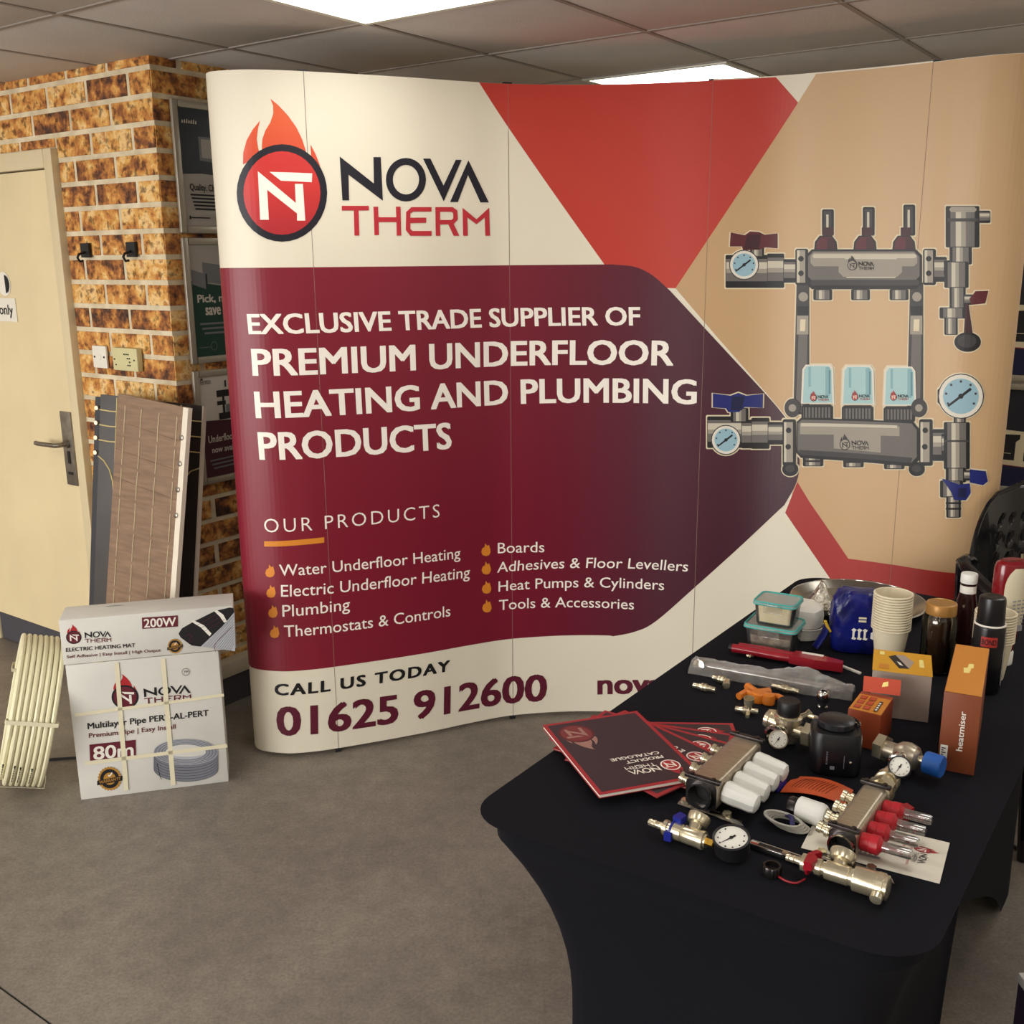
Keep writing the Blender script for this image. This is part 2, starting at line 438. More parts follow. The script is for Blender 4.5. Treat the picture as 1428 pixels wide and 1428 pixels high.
def cbox(b, a0, a1, b0, b1, z0, z1, m=None, bev=0.): return b.box(((a0+a1)/2, (b0+b1)/2, (z0+z1)/2), (a1-a0, b1-b0, z1-z0), m, 0., bev)

# ---- floor: subfloor with vinyl sheets laid along axis a
b = rmb(); cbox(b, A0-.15, A1+.15, B0-.15, B1+.15, -.12, -.004)
floor = mesh_obj('floor', b, m_seam); tag(floor, 'grey brown mottled vinyl floor in wide sheets', None, None, 'structure')
edges = [B0-.15, -2.9, -.96, 1.025, 3.30, B1+.15]
for e0, e1 in zip(edges[:-1], edges[1:]):
    for a0, a1 in ((A0-.15, A1+.15),):
        b = rmb(); cbox(b, a0+.0025, a1-.0025 if a1 < 3.9 else a1, e0+.003, e1-.003, -.004, 0)
        mesh_obj('vinyl_sheet', b, m_floor, floor, smooth=False)

# ---- ceiling: dark void, grid bars, tiles, light panels
b = rmb(); cbox(b, A0-.15, A1+.15, B0-.15, B1+.15, CEIL+.03, CEIL+.1)
ceiling = mesh_obj('ceiling', b, m_bar); tag(ceiling, 'suspended ceiling of square grey tiles in a grid', None, None, 'structure')
b = MB(); b.box((0, 0, .008), (.588, .588, .016), None, 0, .003); tile_me = None
lights = [(i, j) for i in (-4, -1, 2, 5, 8, 11) for j in (-9, -6, -3, 0, 3)]
lights = [(i, j) for (i, j) in lights if not (i < 0 and j >= 0)]
for i in range(-6, 13):
    for j in range(-10, 5):
        a = OX+.6*(i+.5); bb = OY+.6*(j+.5)
        if a < CA-.3 and bb > CB+.31: continue
        if a-.3 > A1 or bb-.3 > B1 or a+.3 < A0 or bb+.3 < B0: continue
        if (i, j) in lights: continue
        if tile_me is None:
            b = MB(); b.box((0, 0, .008), (.588, .588, .016), None, 0, .003)
            o = mesh_obj('ceiling_tile', b, m_tile, None, angle=30); tile_me = o.data
        else:
            o = bpy.data.objects.new('ceiling_tile', tile_me); COL.objects.link(o)
        o.parent = ceiling; o.location = AB(a, bb, CEIL+.002); o.rotation_euler = (0, 0, YAW)
for i in range(-6, 14):
    a = OX+.6*i
    b = rmb(); cbox(b, a-.008, a+.008, B0, (B1 if a > CA else CB), CEIL-.001, CEIL+.03); mesh_obj('grid_bar', b, m_bar, ceiling, smooth=False)
for j in range(-10, 5):
    y = OY+.6*j
    b = rmb(); cbox(b, (A0 if y < CB else CA), A1, y-.008, y+.008, CEIL-.0015, CEIL+.03); mesh_obj('grid_bar', b, m_bar, ceiling, smooth=False)
for (i, j) in lights:
    c = AB(OX+.6*(i+.5), OY+.6*(j+.5), CEIL-.006)
    seen = {(2, 0): 'lit square ceiling panel between the door wall and the display stand', (2, 3): 'lit square ceiling panel rising above the curved display stand'}
    t = thing('ceiling_light', seen.get((i, j), 'lit square ceiling panel over the floor in front of the table'), 'ceiling light', c, YAW, 'square ceiling light panels')
    b = local(t)
    for sx, sy, dx, dy in ((0, .288, .594, .02), (0, -.288, .594, .02), (.288, 0, .02, .556), (-.288, 0, .02, .556)): b.box((sx, sy, .007), (dx, dy, .016), None)
    mesh_obj('frame', b, m_barl, t, smooth=False)
    b = local(t); b.box((0, 0, .009), (.556, .556, .006)); mesh_obj('diffuser', b, m_emit, t, smooth=False)

# ---- brick pier: left face (with the door) and right face (with the posters)
DO0, DO1, DTOP = CA-1.47, CA-.588, 2.106           # outer edges of the door frame
b = rmb()
cbox(b, A0, DO0+.05, CB, CB+.16, 0, CEIL+.02); cbox(b, DO1-.05, CA, CB, CB+.16, 0, CEIL+.02); cbox(b, DO0+.05, DO1-.05, CB, CB+.16, DTOP-.05, CEIL+.02)
wall_left = mesh_obj('wall_left', b, m_mortar, smooth=False); tag(wall_left, 'rustic brick wall beside the cream door', None, None, 'structure')
b = rmb(); cbox(b, CA-.16, CA, CB+.16, B1, 0, CEIL+.02)
wall_side = mesh_obj('wall_side', b, m_mortar, smooth=False); tag(wall_side, 'shaded brick wall hung with framed posters', None, None, 'structure')
BH, BP, BL = .071, .0885, .229
brick_me = {}
def brick(L, parent, a, bb, z, face, H=None):
    H = H or BH; key = (round(L, 3), round(H, 3))
    if key not in brick_me:
        q = MB(); q.box((0, 0, 0), (L, .012, H), None, 0, .003)
        o = mesh_obj('brick', q, m_brick, None); brick_me[key] = o.data
    else:
        o = bpy.data.objects.new('brick', brick_me[key]); COL.objects.link(o)
    o.parent = parent; o.location = AB(a, bb, z)
    o.rotation_euler = (0, 0, YAW if face == 'l' else YAW+math.pi/2)
rows = 28
for r in range(rows):
    z = -.058+BP*r+BH/2+.006
    if z < .01 or z-BH/2 > CEIL: continue
    # left face, running from the corner to the door frame and over it
    x = CA-(.0 if r % 2 else .115); first = True
    if r % 2 == 0: brick(.115, wall_left, CA-.0575, CB+.002, z, 'l')
    while True:
        x1 = x-.018 if (not first or r % 2 == 0) else x
        x0 = x1-BL; first = False; x = x0
        lim = DO1 if z-BH/2 < DTOP+.005 else CA-2.62
        if x1 < lim+.03: break
        x0c = max(x0, lim+.004); L = x1-x0c
        if L < .02: break
        brick(round(L, 3), wall_left, (x0c+x1)/2, CB+.002, z, 'l')
        if x0 < lim: break
    if z-BH/2 < DTOP+.005 < z+BH/2-.012:      # cut bricks over the door frame
        x = DO1-.01; hh = z+BH/2-DTOP-.006
        while x > DO0+.05:
            brick(BL, wall_left, x-BL/2, CB+.002, z+BH/2-hh/2, 'l', hh); x -= BL+.018
    # beyond the door
    x = DO0-(.004 if r % 2 else .060)
    if z < DTOP+.04:
        if r % 2 == 0: brick(.050, wall_left, DO0-.029, CB+.002, z, 'l'); x -= .012
        while x > CA-2.55: brick(BL, wall_left, x-BL/2, CB+.002, z, 'l'); x -= BL+.018
    # right face
    y = CB+(.115 if r % 2 else 0.)
    if r % 2: brick(.109, wall_side, CA-.002, CB+.0545-.003, z, 'r')
    y += .014 if r % 2 else .0
    while y < CB+1.05:
        brick(BL, wall_side, CA-.002, y+BL/2, z, 'r'); y += BL+.018
# ---- other walls (the room goes on around the camera)
def slab(name, a0, a1, b0, b1, label, m=None):
    q = rmb(); cbox(q, a0, a1, b0, b1, 0, CEIL+.02); o = mesh_obj(name, q, m or m_plain, smooth=False); tag(o, label, None, None, 'structure'); return o
wall_back = slab('wall_back', CA, A1, B1, B1+.12, 'far painted wall behind the display stand')
slab('wall_right', A1, A1+.12, B0, B1, 'painted wall on the right side of the showroom')
q = rmb()      # front wall with an opening for the added shop window
cbox(q, A0, -5.4, B0-.12, B0, 0, CEIL+.02); cbox(q, -1.0, A1, B0-.12, B0, 0, CEIL+.02); cbox(q, -5.4, -1.0, B0-.12, B0, 0, .36); cbox(q, -5.4, -1.0, B0-.12, B0, 2.2, CEIL+.02)
tag(mesh_obj('wall_front', q, m_plain, smooth=False), 'painted wall at the front of the showroom', None, None, 'structure')
slab('wall_end', A0-.12, A0, B0, CB, 'painted wall at the end of the showroom')
win = thing('added_window', 'unseen wide shop window added in the front wall', None, AB(-3.2, B0-.06, .36), YAW, None, 'structure')  # unseen window, added to go with the light on the brick face
for k in range(5):
    q = local(win); q.box((-2.17+1.085*k, 0, .92), (.06, .06, 1.84)); mesh_obj('added_window_frame', q, m_barl, win, smooth=False)
for z_ in (.03, 1.81):
    q = local(win); q.box((0, 0, z_), (4.4, .06, .06)); mesh_obj('added_window_frame', q, m_barl, win, smooth=False)
for k in range(4):
    q = local(win); q.box((-1.63+1.085*k, 0, .92), (1.02, .008, 1.72)); mesh_obj('pane', q, thin_glass('added_window_glass', (235,240,240), .04), win, smooth=False)
# ---- skirting
m_slate = mat('slate_skirting', (72,70,76), .55)
m_cap = mat('white_cap', (214,203,180), .5)
b = rmb(); cbox(b, CA, CA+.045, CB+.01, B1, 0, .115); bs = mesh_obj('baseboard_side', b, m_slate, smooth=False); tag(bs, 'slate grey skirting under the poster wall with cream cap', None, None, 'structure')
b = rmb(); cbox(b, CA, CA+.055, CB+.01, B1, .115, .175, None, .006); mesh_obj('cap_rail', b, m_cap, bs)
b = rmb(); cbox(b, DO1+.002, CA+.045, CB-.02, CB-.001, 0, .15); bl = mesh_obj('baseboard_left', b, m_slate, smooth=False); tag(bl, 'slate grey skirting beside the door', None, None, 'structure')
# ---- door
m_door = mat('door_paint', (226,208,166), .5, rgb2=(216,198,158), scale=2.2)
m_frame = mat('door_frame_paint', (212,196,160), .45)
m_steel = mat('brushed_steel', (140,132,124), .35, .9, rgb2=(160,152,142), scale=30)
m_black = mat('black_plastic', (20,19,22), .45)
door = thing('door_1', 'cream painted door in the brick wall with a lever handle', None, AB(CA-1.03, CB, 0), YAW, None, 'structure')
b = local(door); b.box((-.0, -.0, 1.082), (.764, .044, 1.9)); leaf = mesh_obj('door_leaf', b, m_door, door, smooth=False)
b = local(door); b.box((0, 0, .068), (.764, .046, .124)); mesh_obj('kick_plate', b, m_slate, door, smooth=False)
b = local(door); h0 = DO0-(CA-1.03); h1 = DO1-(CA-1.03)
for (x0, x1, z0, z1) in ((h1-.054, h1, 0, DTOP), (h0, h0+.054, 0, DTOP), (h0+.054, h1-.054, DTOP-.068, DTOP)):
    b.box(((x0+x1)/2, -.001, (z0+z1)/2), (x1-x0, .06, z1-z0), None, 0, .006)
mesh_obj('door_frame', b, m_frame, door)
b = local(door); hx = 1.03-.688
b.box((hx, -.026, .965), (.072, .008, .30), None, 0, .002); pl = mesh_obj('handle_plate', b, m_steel, door)
b = local(door); b.lathe([(.016, 0), (.016, .012)], (hx, -.030, .985), (0, -1, 0)); b.tube([(hx, -.03, .985), (hx, -.075, .985), (hx-.008, -.083, .985), (hx-.03, -.086, .985), (hx-.12, -.086, .983), (hx-.14, -.084, .984)], .0095, 10)
mesh_obj('lever', b, m_steel, door)
b = local(door); b.box((hx, -.031, .93), (.016, .004, .05)); b.box((hx, -.031, .865), (.03, .004, .01)); mesh_obj('keyhole', b, m_black, door, smooth=False)
m_white = mat('white_plastic', (228,222,208), .4)
m_ink = mat('black_ink', (22,20,24), .6)
# sign with pictograms on the door
pd = Plane(AB(CA, CB-.0225), AX, ZX)
sg = thing('door_sign', 'white plastic toilets sign with pictograms stuck on the cream door', 'sign', AB(CA-1.13, CB-.0225, 1.46), YAW)
b = local(sg); b.box((0, -.002, .047), (.34, .003, .094)); mesh_obj('plate', b, m_white, sg, smooth=False)
m_stick = mat('sticker_white', (232,226,214), .35)
for x in (.10, -.02):
    b = local(sg); b.lathe([(.048, 0), (.048, .0015)], (x, -.0005, .15), (0, -1, 0), 32); mesh_obj('pictogram_disc', b, m_stick, sg)
xo = -1.13
for x, sgn in ((.10, 1), (-.02, -1)):
    pts = [(xo+x+.012+.030*math.cos(t), 1.61+.036*math.sin(t)) for t in [-.5*math.pi+math.pi*i/12 for i in range(13)]]
    D = DrawAB(pd, .0045); D.poly(m_ink, pts); D.done('pictogram', sg)
D = DrawAB(pd, .0045); D.text(m_ink, 'Toilets only', (xo-.14, 1.488), (xo+.148, 1.488), (xo-.14, 1.528), .012)
D.done('sign_lettering', sg)
# ---- wall fittings on the lit brick face
pl_ = lambda a, z: AB(CA+a, CB-.009, z)
for k, (a, dz) in enumerate(((-.453, 0), (-.172, .0))):
    t = thing('wall_hook', 'small black metal hook on the brick wall ' + ('nearer the door frame' if k == 0 else 'nearer the pier corner'), 'hook', pl_(a, 1.71), YAW, 'black hooks on the bricks')
    b = local(t); b.prism([(-.026, -.0), (.026, 0), (.026, -.010), (-.026, -.010)], .0, .052); mesh_obj('backplate', b, m_black, t, smooth=False)
    b = local(t); b.tube([(0, -.008, .02), (0, -.035, .012), (0, -.042, 0), (0, -.034, -.014), (0, -.02, -.012)], .0045, 8); mesh_obj('prong', b, m_black, t)
t = thing('light_switch', 'small white blank switch plate on the brick wall by the door', 'switch', pl_(-.43, 1.302), YAW)
b = local(t); b.box((0, -.004, .041), (.088, .009, .084), None, 0, .003); mesh_obj('plate', b, m_white, t)
for x in (-.03, .03):
    b = local(t); b.lathe([(.004, 0), (.004, .002)], (x, -.0083, .041), (0, -1, 0), 10); mesh_obj('screw', b, m_ink, t)
b = local(t); b.lathe([(.012, 0), (.011, .002)], (0, -.0083, .041), (0, -1, 0), 16); mesh_obj('button', b, m_white, t)
t = thing('heating_controller', 'cream double wall control box with tiny buttons beside the switch plate', 'wall control', pl_(-.25, 1.302), YAW)
m_cream = mat('cream_plastic', (206,198,150), .4)
b = local(t); b.box((0, -.011, .041), (.15, .024, .084), None, 0, .004); mesh_obj('case', b, m_cream, t)
for (x, z) in ((.0, .06), (.012, .06), (.024, .06), (.018, .045), (.03, .045), (.03, .032), (.018, .02), (.03, .02), (-.062, .04), (-.055, .02), (.058, .04)):
    b = local(t); b.box((x, -.0235, z), (.006, .003, .005)); mesh_obj('button', b, m_ink, t, smooth=False)
# ---- framed posters on the shaded brick face
m_alu = mat('aluminium_frame', (176,168,152), .35, .55)
m_pnavy = mat('poster_navy', (34,42,50), .3); m_pgrey = mat('poster_grey', (176,170,162), .4); m_pgreen = mat('poster_green', (14,62,50), .35)
m_pmar = mat('poster_maroon', (74,22,40), .35); m_pwhite = mat('poster_white', (214,208,196), .4); m_pmid = mat('poster_mid', (120,122,124), .4)
pp = Plane(AB(CA+.022, CB), BX, ZX)
def poster(label, z0, z1, base, w=.335, b0=.058):
    t = thing('framed_poster', label, 'poster', AB(CA+.009, CB+b0+w/2, z0), YAW+math.pi/2, 'silver framed posters on the brick pier')
    q = local(t); q.box((0, -.004, (z1-z0)/2), (w-.03, .006, z1-z0-.03)); mesh_obj('poster_sheet', q, base, t, smooth=False)
    for (x, z, dx, dz) in ((-w/2+.0125, (z1-z0)/2, .025, z1-z0), (w/2-.0125, (z1-z0)/2, .025, z1-z0), (0, .0125, w-.05, .025), (0, z1-z0-.0125, w-.05, .025)):
        q = local(t); q.box((x, -.008, z), (dx, .016, dz), None, 0, .006); mesh_obj('frame_rail', q, m_alu, t)
    return t
ZP = .0005
p1 = poster('silver framed poster with navy top and grey text panel, topmost on the pier', 1.79, 2.235, m_pgrey)
pp = Plane(AB(CA+.0162, CB), BX, ZX)
D = DrawAB(pp, .0004)
D.poly(m_pnavy, [(.082, 2.212), (.37, 2.212), (.37, 1.985), (.25, 1.992), (.17, 1.995), (.082, 1.990)])
D.poly(m_pmid, [(.165, 2.12), (.30, 2.12), (.30, 2.03), (.165, 2.04)]); D.poly(m_pgrey, [(.175, 2.112), (.29, 2.112), (.29, 2.045), (.175, 2.05)])
for k in range(7): D.poly(m_pwhite, [(.098+.0095*k, 2.160), (.098+.0095*k+.006, 2.160), (.098+.0095*k+.007, 2.160+.008+.004*(k % 3)), (.098+.0095*k+.003, 2.172)])
D.text(m_ink, 'Quality. Choice', (.112, 1.937), (.26, 1.937), (.112, 1.96), .02)
for k in range(5): D.poly(m_ink, [(.112+.004*k, 1.925-.012*k), (.30, 1.925-.012*k), (.30, 1.919-.012*k), (.112+.004*k, 1.919-.012*k)])
D.poly(m_ink, [(.105, 1.846), (.19, 1.846), (.19, 1.842), (.105, 1.842)]); D.poly(m_ink, [(.100, 1.85), (.107, 1.85), (.107, 1.838), (.100, 1.838)])
D.done('poster_print', p1)
p2 = poster('silver framed green poster headed Pick, middle one on the pier', 1.33, 1.775, m_pgrey)
D = DrawAB(pp, .0004)
D.poly(m_pgreen, [(.082, 1.352), (.37, 1.352), (.37, 1.585), (.082, 1.625)])
D.poly(m_pmid, [(.09, 1.665), (.15, 1.648), (.15, 1.595), (.09, 1.613)]); D.poly(m_pmid, [(.14, 1.69), (.30, 1.67), (.30, 1.60), (.14, 1.62)]); D.poly(m_pnavy, [(.15, 1.648), (.158, 1.65), (.158, 1.60), (.15, 1.6)])
D.text(m_pwhite, 'Pick, mix', (.107, 1.548), (.27, 1.548), (.107, 1.576), .03)
D.text(m_pwhite, 'save', (.138, 1.502), (.208, 1.502), (.138, 1.53), .03)
for k in range(3): D.poly(m_pmid, [(.11+.008*k, 1.475-.017*k), (.32, 1.475-.017*k), (.32, 1.468-.017*k), (.11+.008*k, 1.468-.017*k)])
D.poly(m_pmid, [(.10, 1.388), (.15, 1.388), (.15, 1.386), (.10, 1.386)])
D.poly(m_pmid, [(.165+.014*math.cos(t), 1.39+.016*math.sin(t)) for t in [2*math.pi*i/24 for i in range(24)]], [[(.165+.0125*math.cos(t), 1.39+.0145*math.sin(t)) for t in [2*math.pi*i/24 for i in range(24)]]])
D.done('poster_print', p2)
p3 = poster('silver framed maroon and white poster with manifold picture, lowest on the pier', .88, 1.305, m_pwhite)
D = DrawAB(pp, .0004)
D.poly(m_pmar, [(.082, .902), (.37, .902), (.37, 1.10), (.082, 1.12)])
for (x0, z0, x1, z1) in ((.16, 1.20, .26, 1.225), (.185, 1.12, .195, 1.20), (.165, 1.115, .26, 1.14), (.20, 1.235, .208, 1.26), (.225, 1.235, .233, 1.265), (.16, 1.17, .20, 1.185)): D.poly(m_ink, [(x0, z0), (x1, z0), (x1, z1), (x0, z1)])
D.poly(m_pmid, [(.20, 1.14), (.26, 1.14), (.26, 1.17), (.20, 1.17)])
logo(D, lambda x, y: (.085+x*.00004, 1.284-y*.00004), m_ink, m_ink, m_pwhite, m_ink, m_ink, m_ink)
D.text(m_pwhite, 'Underfloor', (.105, 1.035), (.23, 1.035), (.105, 1.062), .02)
D.text(m_pwhite, 'now available', (.118, .995), (.27, .995), (.118, 1.018), .02)
for k in range(3): D.poly(m_pmid, [(.105+.008*k, .97-.015*k), (.30, .975-.015*k), (.30, .969-.015*k), (.105+.008*k, .964-.015*k)])
D.done('poster_print', p3)
# ---- framed posters on the far wall, seen past the right end of the display stand
pf = Plane(AB(0, B1-.02), AX, ZX)
m_fdark = mat('far_poster_dark', (34,34,44), .4); m_fcream = mat('far_poster_cream', (206,192,160), .4); m_fnavy = mat('far_poster_navy', (26,28,58), .4); m_fred = mat('far_poster_red', (120,26,36), .4)
def fpt(u, v): return pf.px(u, v)
def far_poster(label, u0, v0, v1, w):
    a, z1 = fpt(u0, v0); z0 = fpt(u0, v1)[1]
    t = thing('framed_poster', label, 'poster', AB(a+w/2, B1-.001, z0), YAW, 'framed posters on the far wall')
    q = local(t); q.box((0, -.006, (z1-z0)/2), (w-.03, .008, z1-z0-.03)); mesh_obj('poster_sheet', q, m_fdark, t, smooth=False)
    for (x, z, dx, dz) in ((-w/2+.0125, (z1-z0)/2, .025, z1-z0), (w/2-.0125, (z1-z0)/2, .025, z1-z0), (0, .0125, w-.05, .025), (0, z1-z0-.0125, w-.05, .025)):
        q = local(t); q.box((x, -.01, z), (dx, .018, dz), None, 0, .005); mesh_obj('frame_rail', q, m_alu, t)
    D = DrawAB(Plane(AB(a+w/2, B1-.0112, z0), AX, ZX), .0004); H = z1-z0
    x0, x1 = -w/2+.03, w/2-.03
    D.poly(m_fcream, [(x0, .26*H), (x1, .24*H), (x1, .56*H), (x0, .58*H)])
    for k in range(2):
        xx = x0+.01+k*(x1-x0)*.5
        D.poly(m_ink, [(xx, .30*H), (xx+.36*(x1-x0), .30*H), (xx+.36*(x1-x0), .47*H), (xx+.42*(x1-x0), .5*H), (xx+.42*(x1-x0), .54*H), (xx, .53*H)])
        D.poly(m_fcream, [(xx+.02, .36*H), (xx+.3*(x1-x0), .36*H), (xx+.3*(x1-x0), .365*H), (xx+.02, .365*H)])
    D.poly(m_fred, [(x0, .25*H), (x1, .23*H), (x1, .24*H), (x0, .26*H)])
    D.poly(m_fnavy, [(x0, .05*H), (x1, .05*H), (x1, .235*H), (x0, .25*H)])
    D.done('poster_print', t)
far_poster('dark framed poster of black cylinders on the far wall, upper row beside the display stand', 1400, 345, 531, .40)
far_poster('dark framed poster of black cylinders on the far wall, lower row beside the display stand', 1378, 533, 684, .30)
far_poster('dark framed poster at the bottom of the far wall behind the chairs', 1372, 690, 850, .34)
# ================================================================== CURVED POP-UP DISPLAY STAND
BZ0, BZ1 = .018, 2.248
def catmull(P, n=14):
    out = []
    for i in range(len(P)-1):
        p0 = Vector(P[max(i-1, 0)]); p1 = Vector(P[i]); p2 = Vector(P[i+1]); p3 = Vector(P[min(i+2, len(P)-1)])
        for k in range(n):
            t = k/n
            out.append(.5*((2*p1)+(p2-p0)*t+(2*p0-5*p1+4*p2-p3)*t*t+(3*p1-p0-3*p2+p3)*t*t*t))
    out.append(Vector(P[-1])); return out
CURVE = catmull([(-.80,3.575),(-.875,3.54),(-.922,3.47),(-.930,3.40),(-.895,3.335),(-.795,3.306),(-.70,3.318),(-.613,3.345),(-.455,3.405),(-.305,3.468),(-.15,3.543),(0,3.602),(.216,3.632),(.44,3.617),(.661,3.566),(.853,3.515),(.99,3.447),(1.13,3.368),(1.257,3.278),(1.33,3.215),(1.40,3.170),(1.475,3.150),(1.535,3.172),(1.555,3.235),(1.52,3.315),(1.44,3.36)])
SL = [0.]
for p, q in zip(CURVE[:-1], CURVE[1:]): SL.append(SL[-1]+(q-p).length)
class Banner:
    step = .015
    def at(s, a):
        a = min(max(a, 0), SL[-1]-1e-6)
        lo, hi = 0, len(SL)-1
        while hi-lo > 1:
            md = (lo+hi)//2
            if SL[md] <= a: lo = md
            else: hi = md
        t = (a-SL[lo])/(SL[lo+1]-SL[lo])
        p = CURVE[lo].lerp(CURVE[lo+1], t)
        def nr(i):
            d = CURVE[min(i+1, len(CURVE)-1)]-CURVE[max(i-1, 0)]; return Vector((d.y, -d.x)).normalized()
        n = nr(lo).lerp(nr(lo+1), t).normalized()
        return p, n
    def pos(s, a, b, off):
        st = Banner.step; k = math.floor(a/st+1e-9); t = a/st-k      # facets shared by the panels and everything printed on them
        if k not in s.facet: s.facet[k] = s.at(k*st)
        if k+1 not in s.facet: s.facet[k+1] = s.at((k+1)*st)
        (p, n), (q, m) = s.facet[k], s.facet[k+1]
        x = (p+n*off).lerp(q+m*off, t); return Vector((x.x, x.y, b))
    facet = {}
    def px(s, u, v):
        d = ray(u, v); best = None
        for i in range(len(CURVE)-1):
            p, q = CURVE[i], CURVE[i+1]; e = q-p
            det = d.x*(-e.y)+e.x*d.y
            if abs(det) < 1e-12: continue
            t = (p.x*(-e.y)+e.x*p.y)/det
            w = (d.x*p.y-d.y*p.x)/det
            if -1e-6 <= w <= 1+1e-6 and t > 0 and (best is None or t < best[0]): best = (t, SL[i]+w*(SL[i+1]-SL[i]))
        if best is None:            # just past the silhouette: take the nearest end of the visible curve
            a = SL[int(4*14)] if u < 700 else SL[int(21*14)]
            p = s.at(a)[0]; return (a, CAMZ+d.z*p.y/d.y)
        return (best[1], CAMZ+d.z*best[0])
BN = Banner()
m_bcream = mat('banner_cream', (232,224,204), .42)
m_tan = ramp_mat('banner_tan', [(0,(194,156,112)),(.5,(206,170,126)),(1,(196,160,120))], 'X', .2, 1.5, .42)
m_red = mat('banner_red', (192,60,48), .42)
m_red2 = mat('banner_red_lower', (172,48,44), .42)
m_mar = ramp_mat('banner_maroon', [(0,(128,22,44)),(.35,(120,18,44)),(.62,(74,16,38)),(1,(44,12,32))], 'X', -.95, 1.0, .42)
m_bnavy = mat('banner_navy_ink', (26,24,36), .45); m_bblack = mat('banner_black_ink', (24,22,26), .45)
m_bmar = mat('banner_maroon_ink', (92,22,44), .45); m_bwhite = mat('banner_white_ink', (250,243,232), .45)
m_orange = mat('banner_orange_ink', (222,138,44), .45)
m_flame = ramp_mat('banner_flame', [(0,(172,34,44)),(.5,(206,58,44)),(1,(224,92,44))], 'Z', 1.70, 2.12, .45)
m_disc = ramp_mat('banner_disc', [(0,(70,16,34)),(.35,(160,28,44)),(1,(206,48,44))], 'Z', 1.60, 1.92, .45)
m_therm = ramp_mat('banner_therm', [(0,(74,18,40)),(1,(188,40,52))], 'Z', 1.65, 1.76, .45)
ban = thing('display_stand', 'tall curved pop-up display stand printed with the underfloor heating supplier artwork', 'display stand', (.28, 3.4, 0))
seam = [0.]+[BN.px(*p)[0] for p in ((447,560),(712,560),(983,430),(1273,430))]+[SL[-1]]
for k in range(5):
    b = MB(); vs = []; fs = []
    s0, s1 = seam[k]+(.0009 if k else 0), seam[k+1]-(.0009 if k < 4 else 0)
    dz = (0, .0, .0, .004, .001)[k]
    ks = [s0]+[q*Banner.step for q in range(int(s0/Banner.step)+1, int(s1/Banner.step)+1)]+[s1]; n = len(ks)-1
    for s_ in ks:
        for (zz, off) in ((BZ0+dz, 0), (BZ1+dz, 0), (BZ1+dz, -.0015), (BZ0+dz, -.0015)): vs.append(BN.pos(s_, zz, off))
    for i in range(n):
        q = i*4
        for j in range(4): fs.append((q+j, q+4+j, q+4+(j+1) % 4, q+(j+1) % 4))
    fs += [(0, 1, 2, 3), (n*4, n*4+3, n*4+2, n*4+1)]
    b.add(vs, fs); mesh_obj('graphic_panel', b, m_bcream, ban, angle=30)
# frame behind the panels
m_darkalu = mat('dark_aluminium', (70,70,74), .4, .8)
for k in range(1, 5):
    b = MB(); p, n = BN.at(seam[k])
    c = Vector((p.x, p.y))-n*.012
    for (zz0, zz1) in ((0.0, 2.24),):
        b.box((c.x, c.y, (zz0+zz1)/2), (.022, .012, zz1-zz0), None, math.atan2(n.y, n.x)+math.pi/2)
    mesh_obj('magnetic_bar', b, m_darkalu, ban, smooth=False)
    b = MB(); b.box((c.x, c.y, 2.247), (.03, .014, .014), None, math.atan2(n.y, n.x)+math.pi/2); mesh_obj('top_hook', b, m_black, ban, smooth=False)
for k in range(1, 4):
    pa, na = BN.at(seam[k]); pb, nb = BN.at(seam[k+1])
    for z0 in (.06, .8, 1.54):
        b = MB()
        fa = Vector((pa.x-na.x*.02, pa.y-na.y*.02)); fb = Vector((pb.x-nb.x*.02, pb.y-nb.y*.02))
        ra = Vector((pa.x-na.x*.30, pa.y-na.y*.30)); rb = Vector((pb.x-nb.x*.30, pb.y-nb.y*.30))
        for (u, w) in ((fa, rb), (fb, ra)):
            b.cyl((u.x, u.y, z0), (w.x, w.y, z0+.66), .006, seg=8); b.cyl((u.x, u.y, z0+.66), (w.x, w.y, z0), .006, seg=8)
        mesh_obj('lattice_tube', b, m_darkalu, ban)
# ---- printed colour fields
def ZR(u, v): return BN.px(u, v)[1]
SB = lambda u, v: BN.px(u, v)
zt = ZR(600, 371); zb = ZR(716, 890.5)
D = Draw(BN, .0003); D.DL = .0001
top = BZ1-.0002
def stz(p, z): return (p[0], z)
# tan field on the right
D.poly_ab(m_tan, [stz(SB(1138,104), top), SB(1113,143), SB(942,402), SB(1000,470), SB(1098,583), SB(1116,650), SB(1104,690), SB(1150,770), SB(1183,779), SB(1242,787), SB(1310,797), (SL[-1]-.002, ZR(1310,797)), (SL[-1]-.002, top)])
# red field at the top
D.poly_ab(m_red, [stz(SB(668,119), top), stz(SB(1082,108), top), SB(1113,143), SB(942,402), SB(880,400), SB(843,369)])
D.poly_ab(m_bcream, [stz(SB(664,119), top), stz(SB(668,119), top), SB(843,369), SB(839,369)])
# red chevron at the bottom right
a_, b_ = SB(1095,715), SB(1163,815)
k = (BZ0+.002-a_[1])/(b_[1]-a_[1])
D.poly_ab(m_red2, [SB(1112,672), a_, (a_[0]+(b_[0]-a_[0])*k, BZ0+.002), (SL[-1]-.002, BZ0+.002), (SL[-1]-.002, ZR(1310,797)), SB(1310,797), SB(1242,787), SB(1183,779), SB(1129,700)])
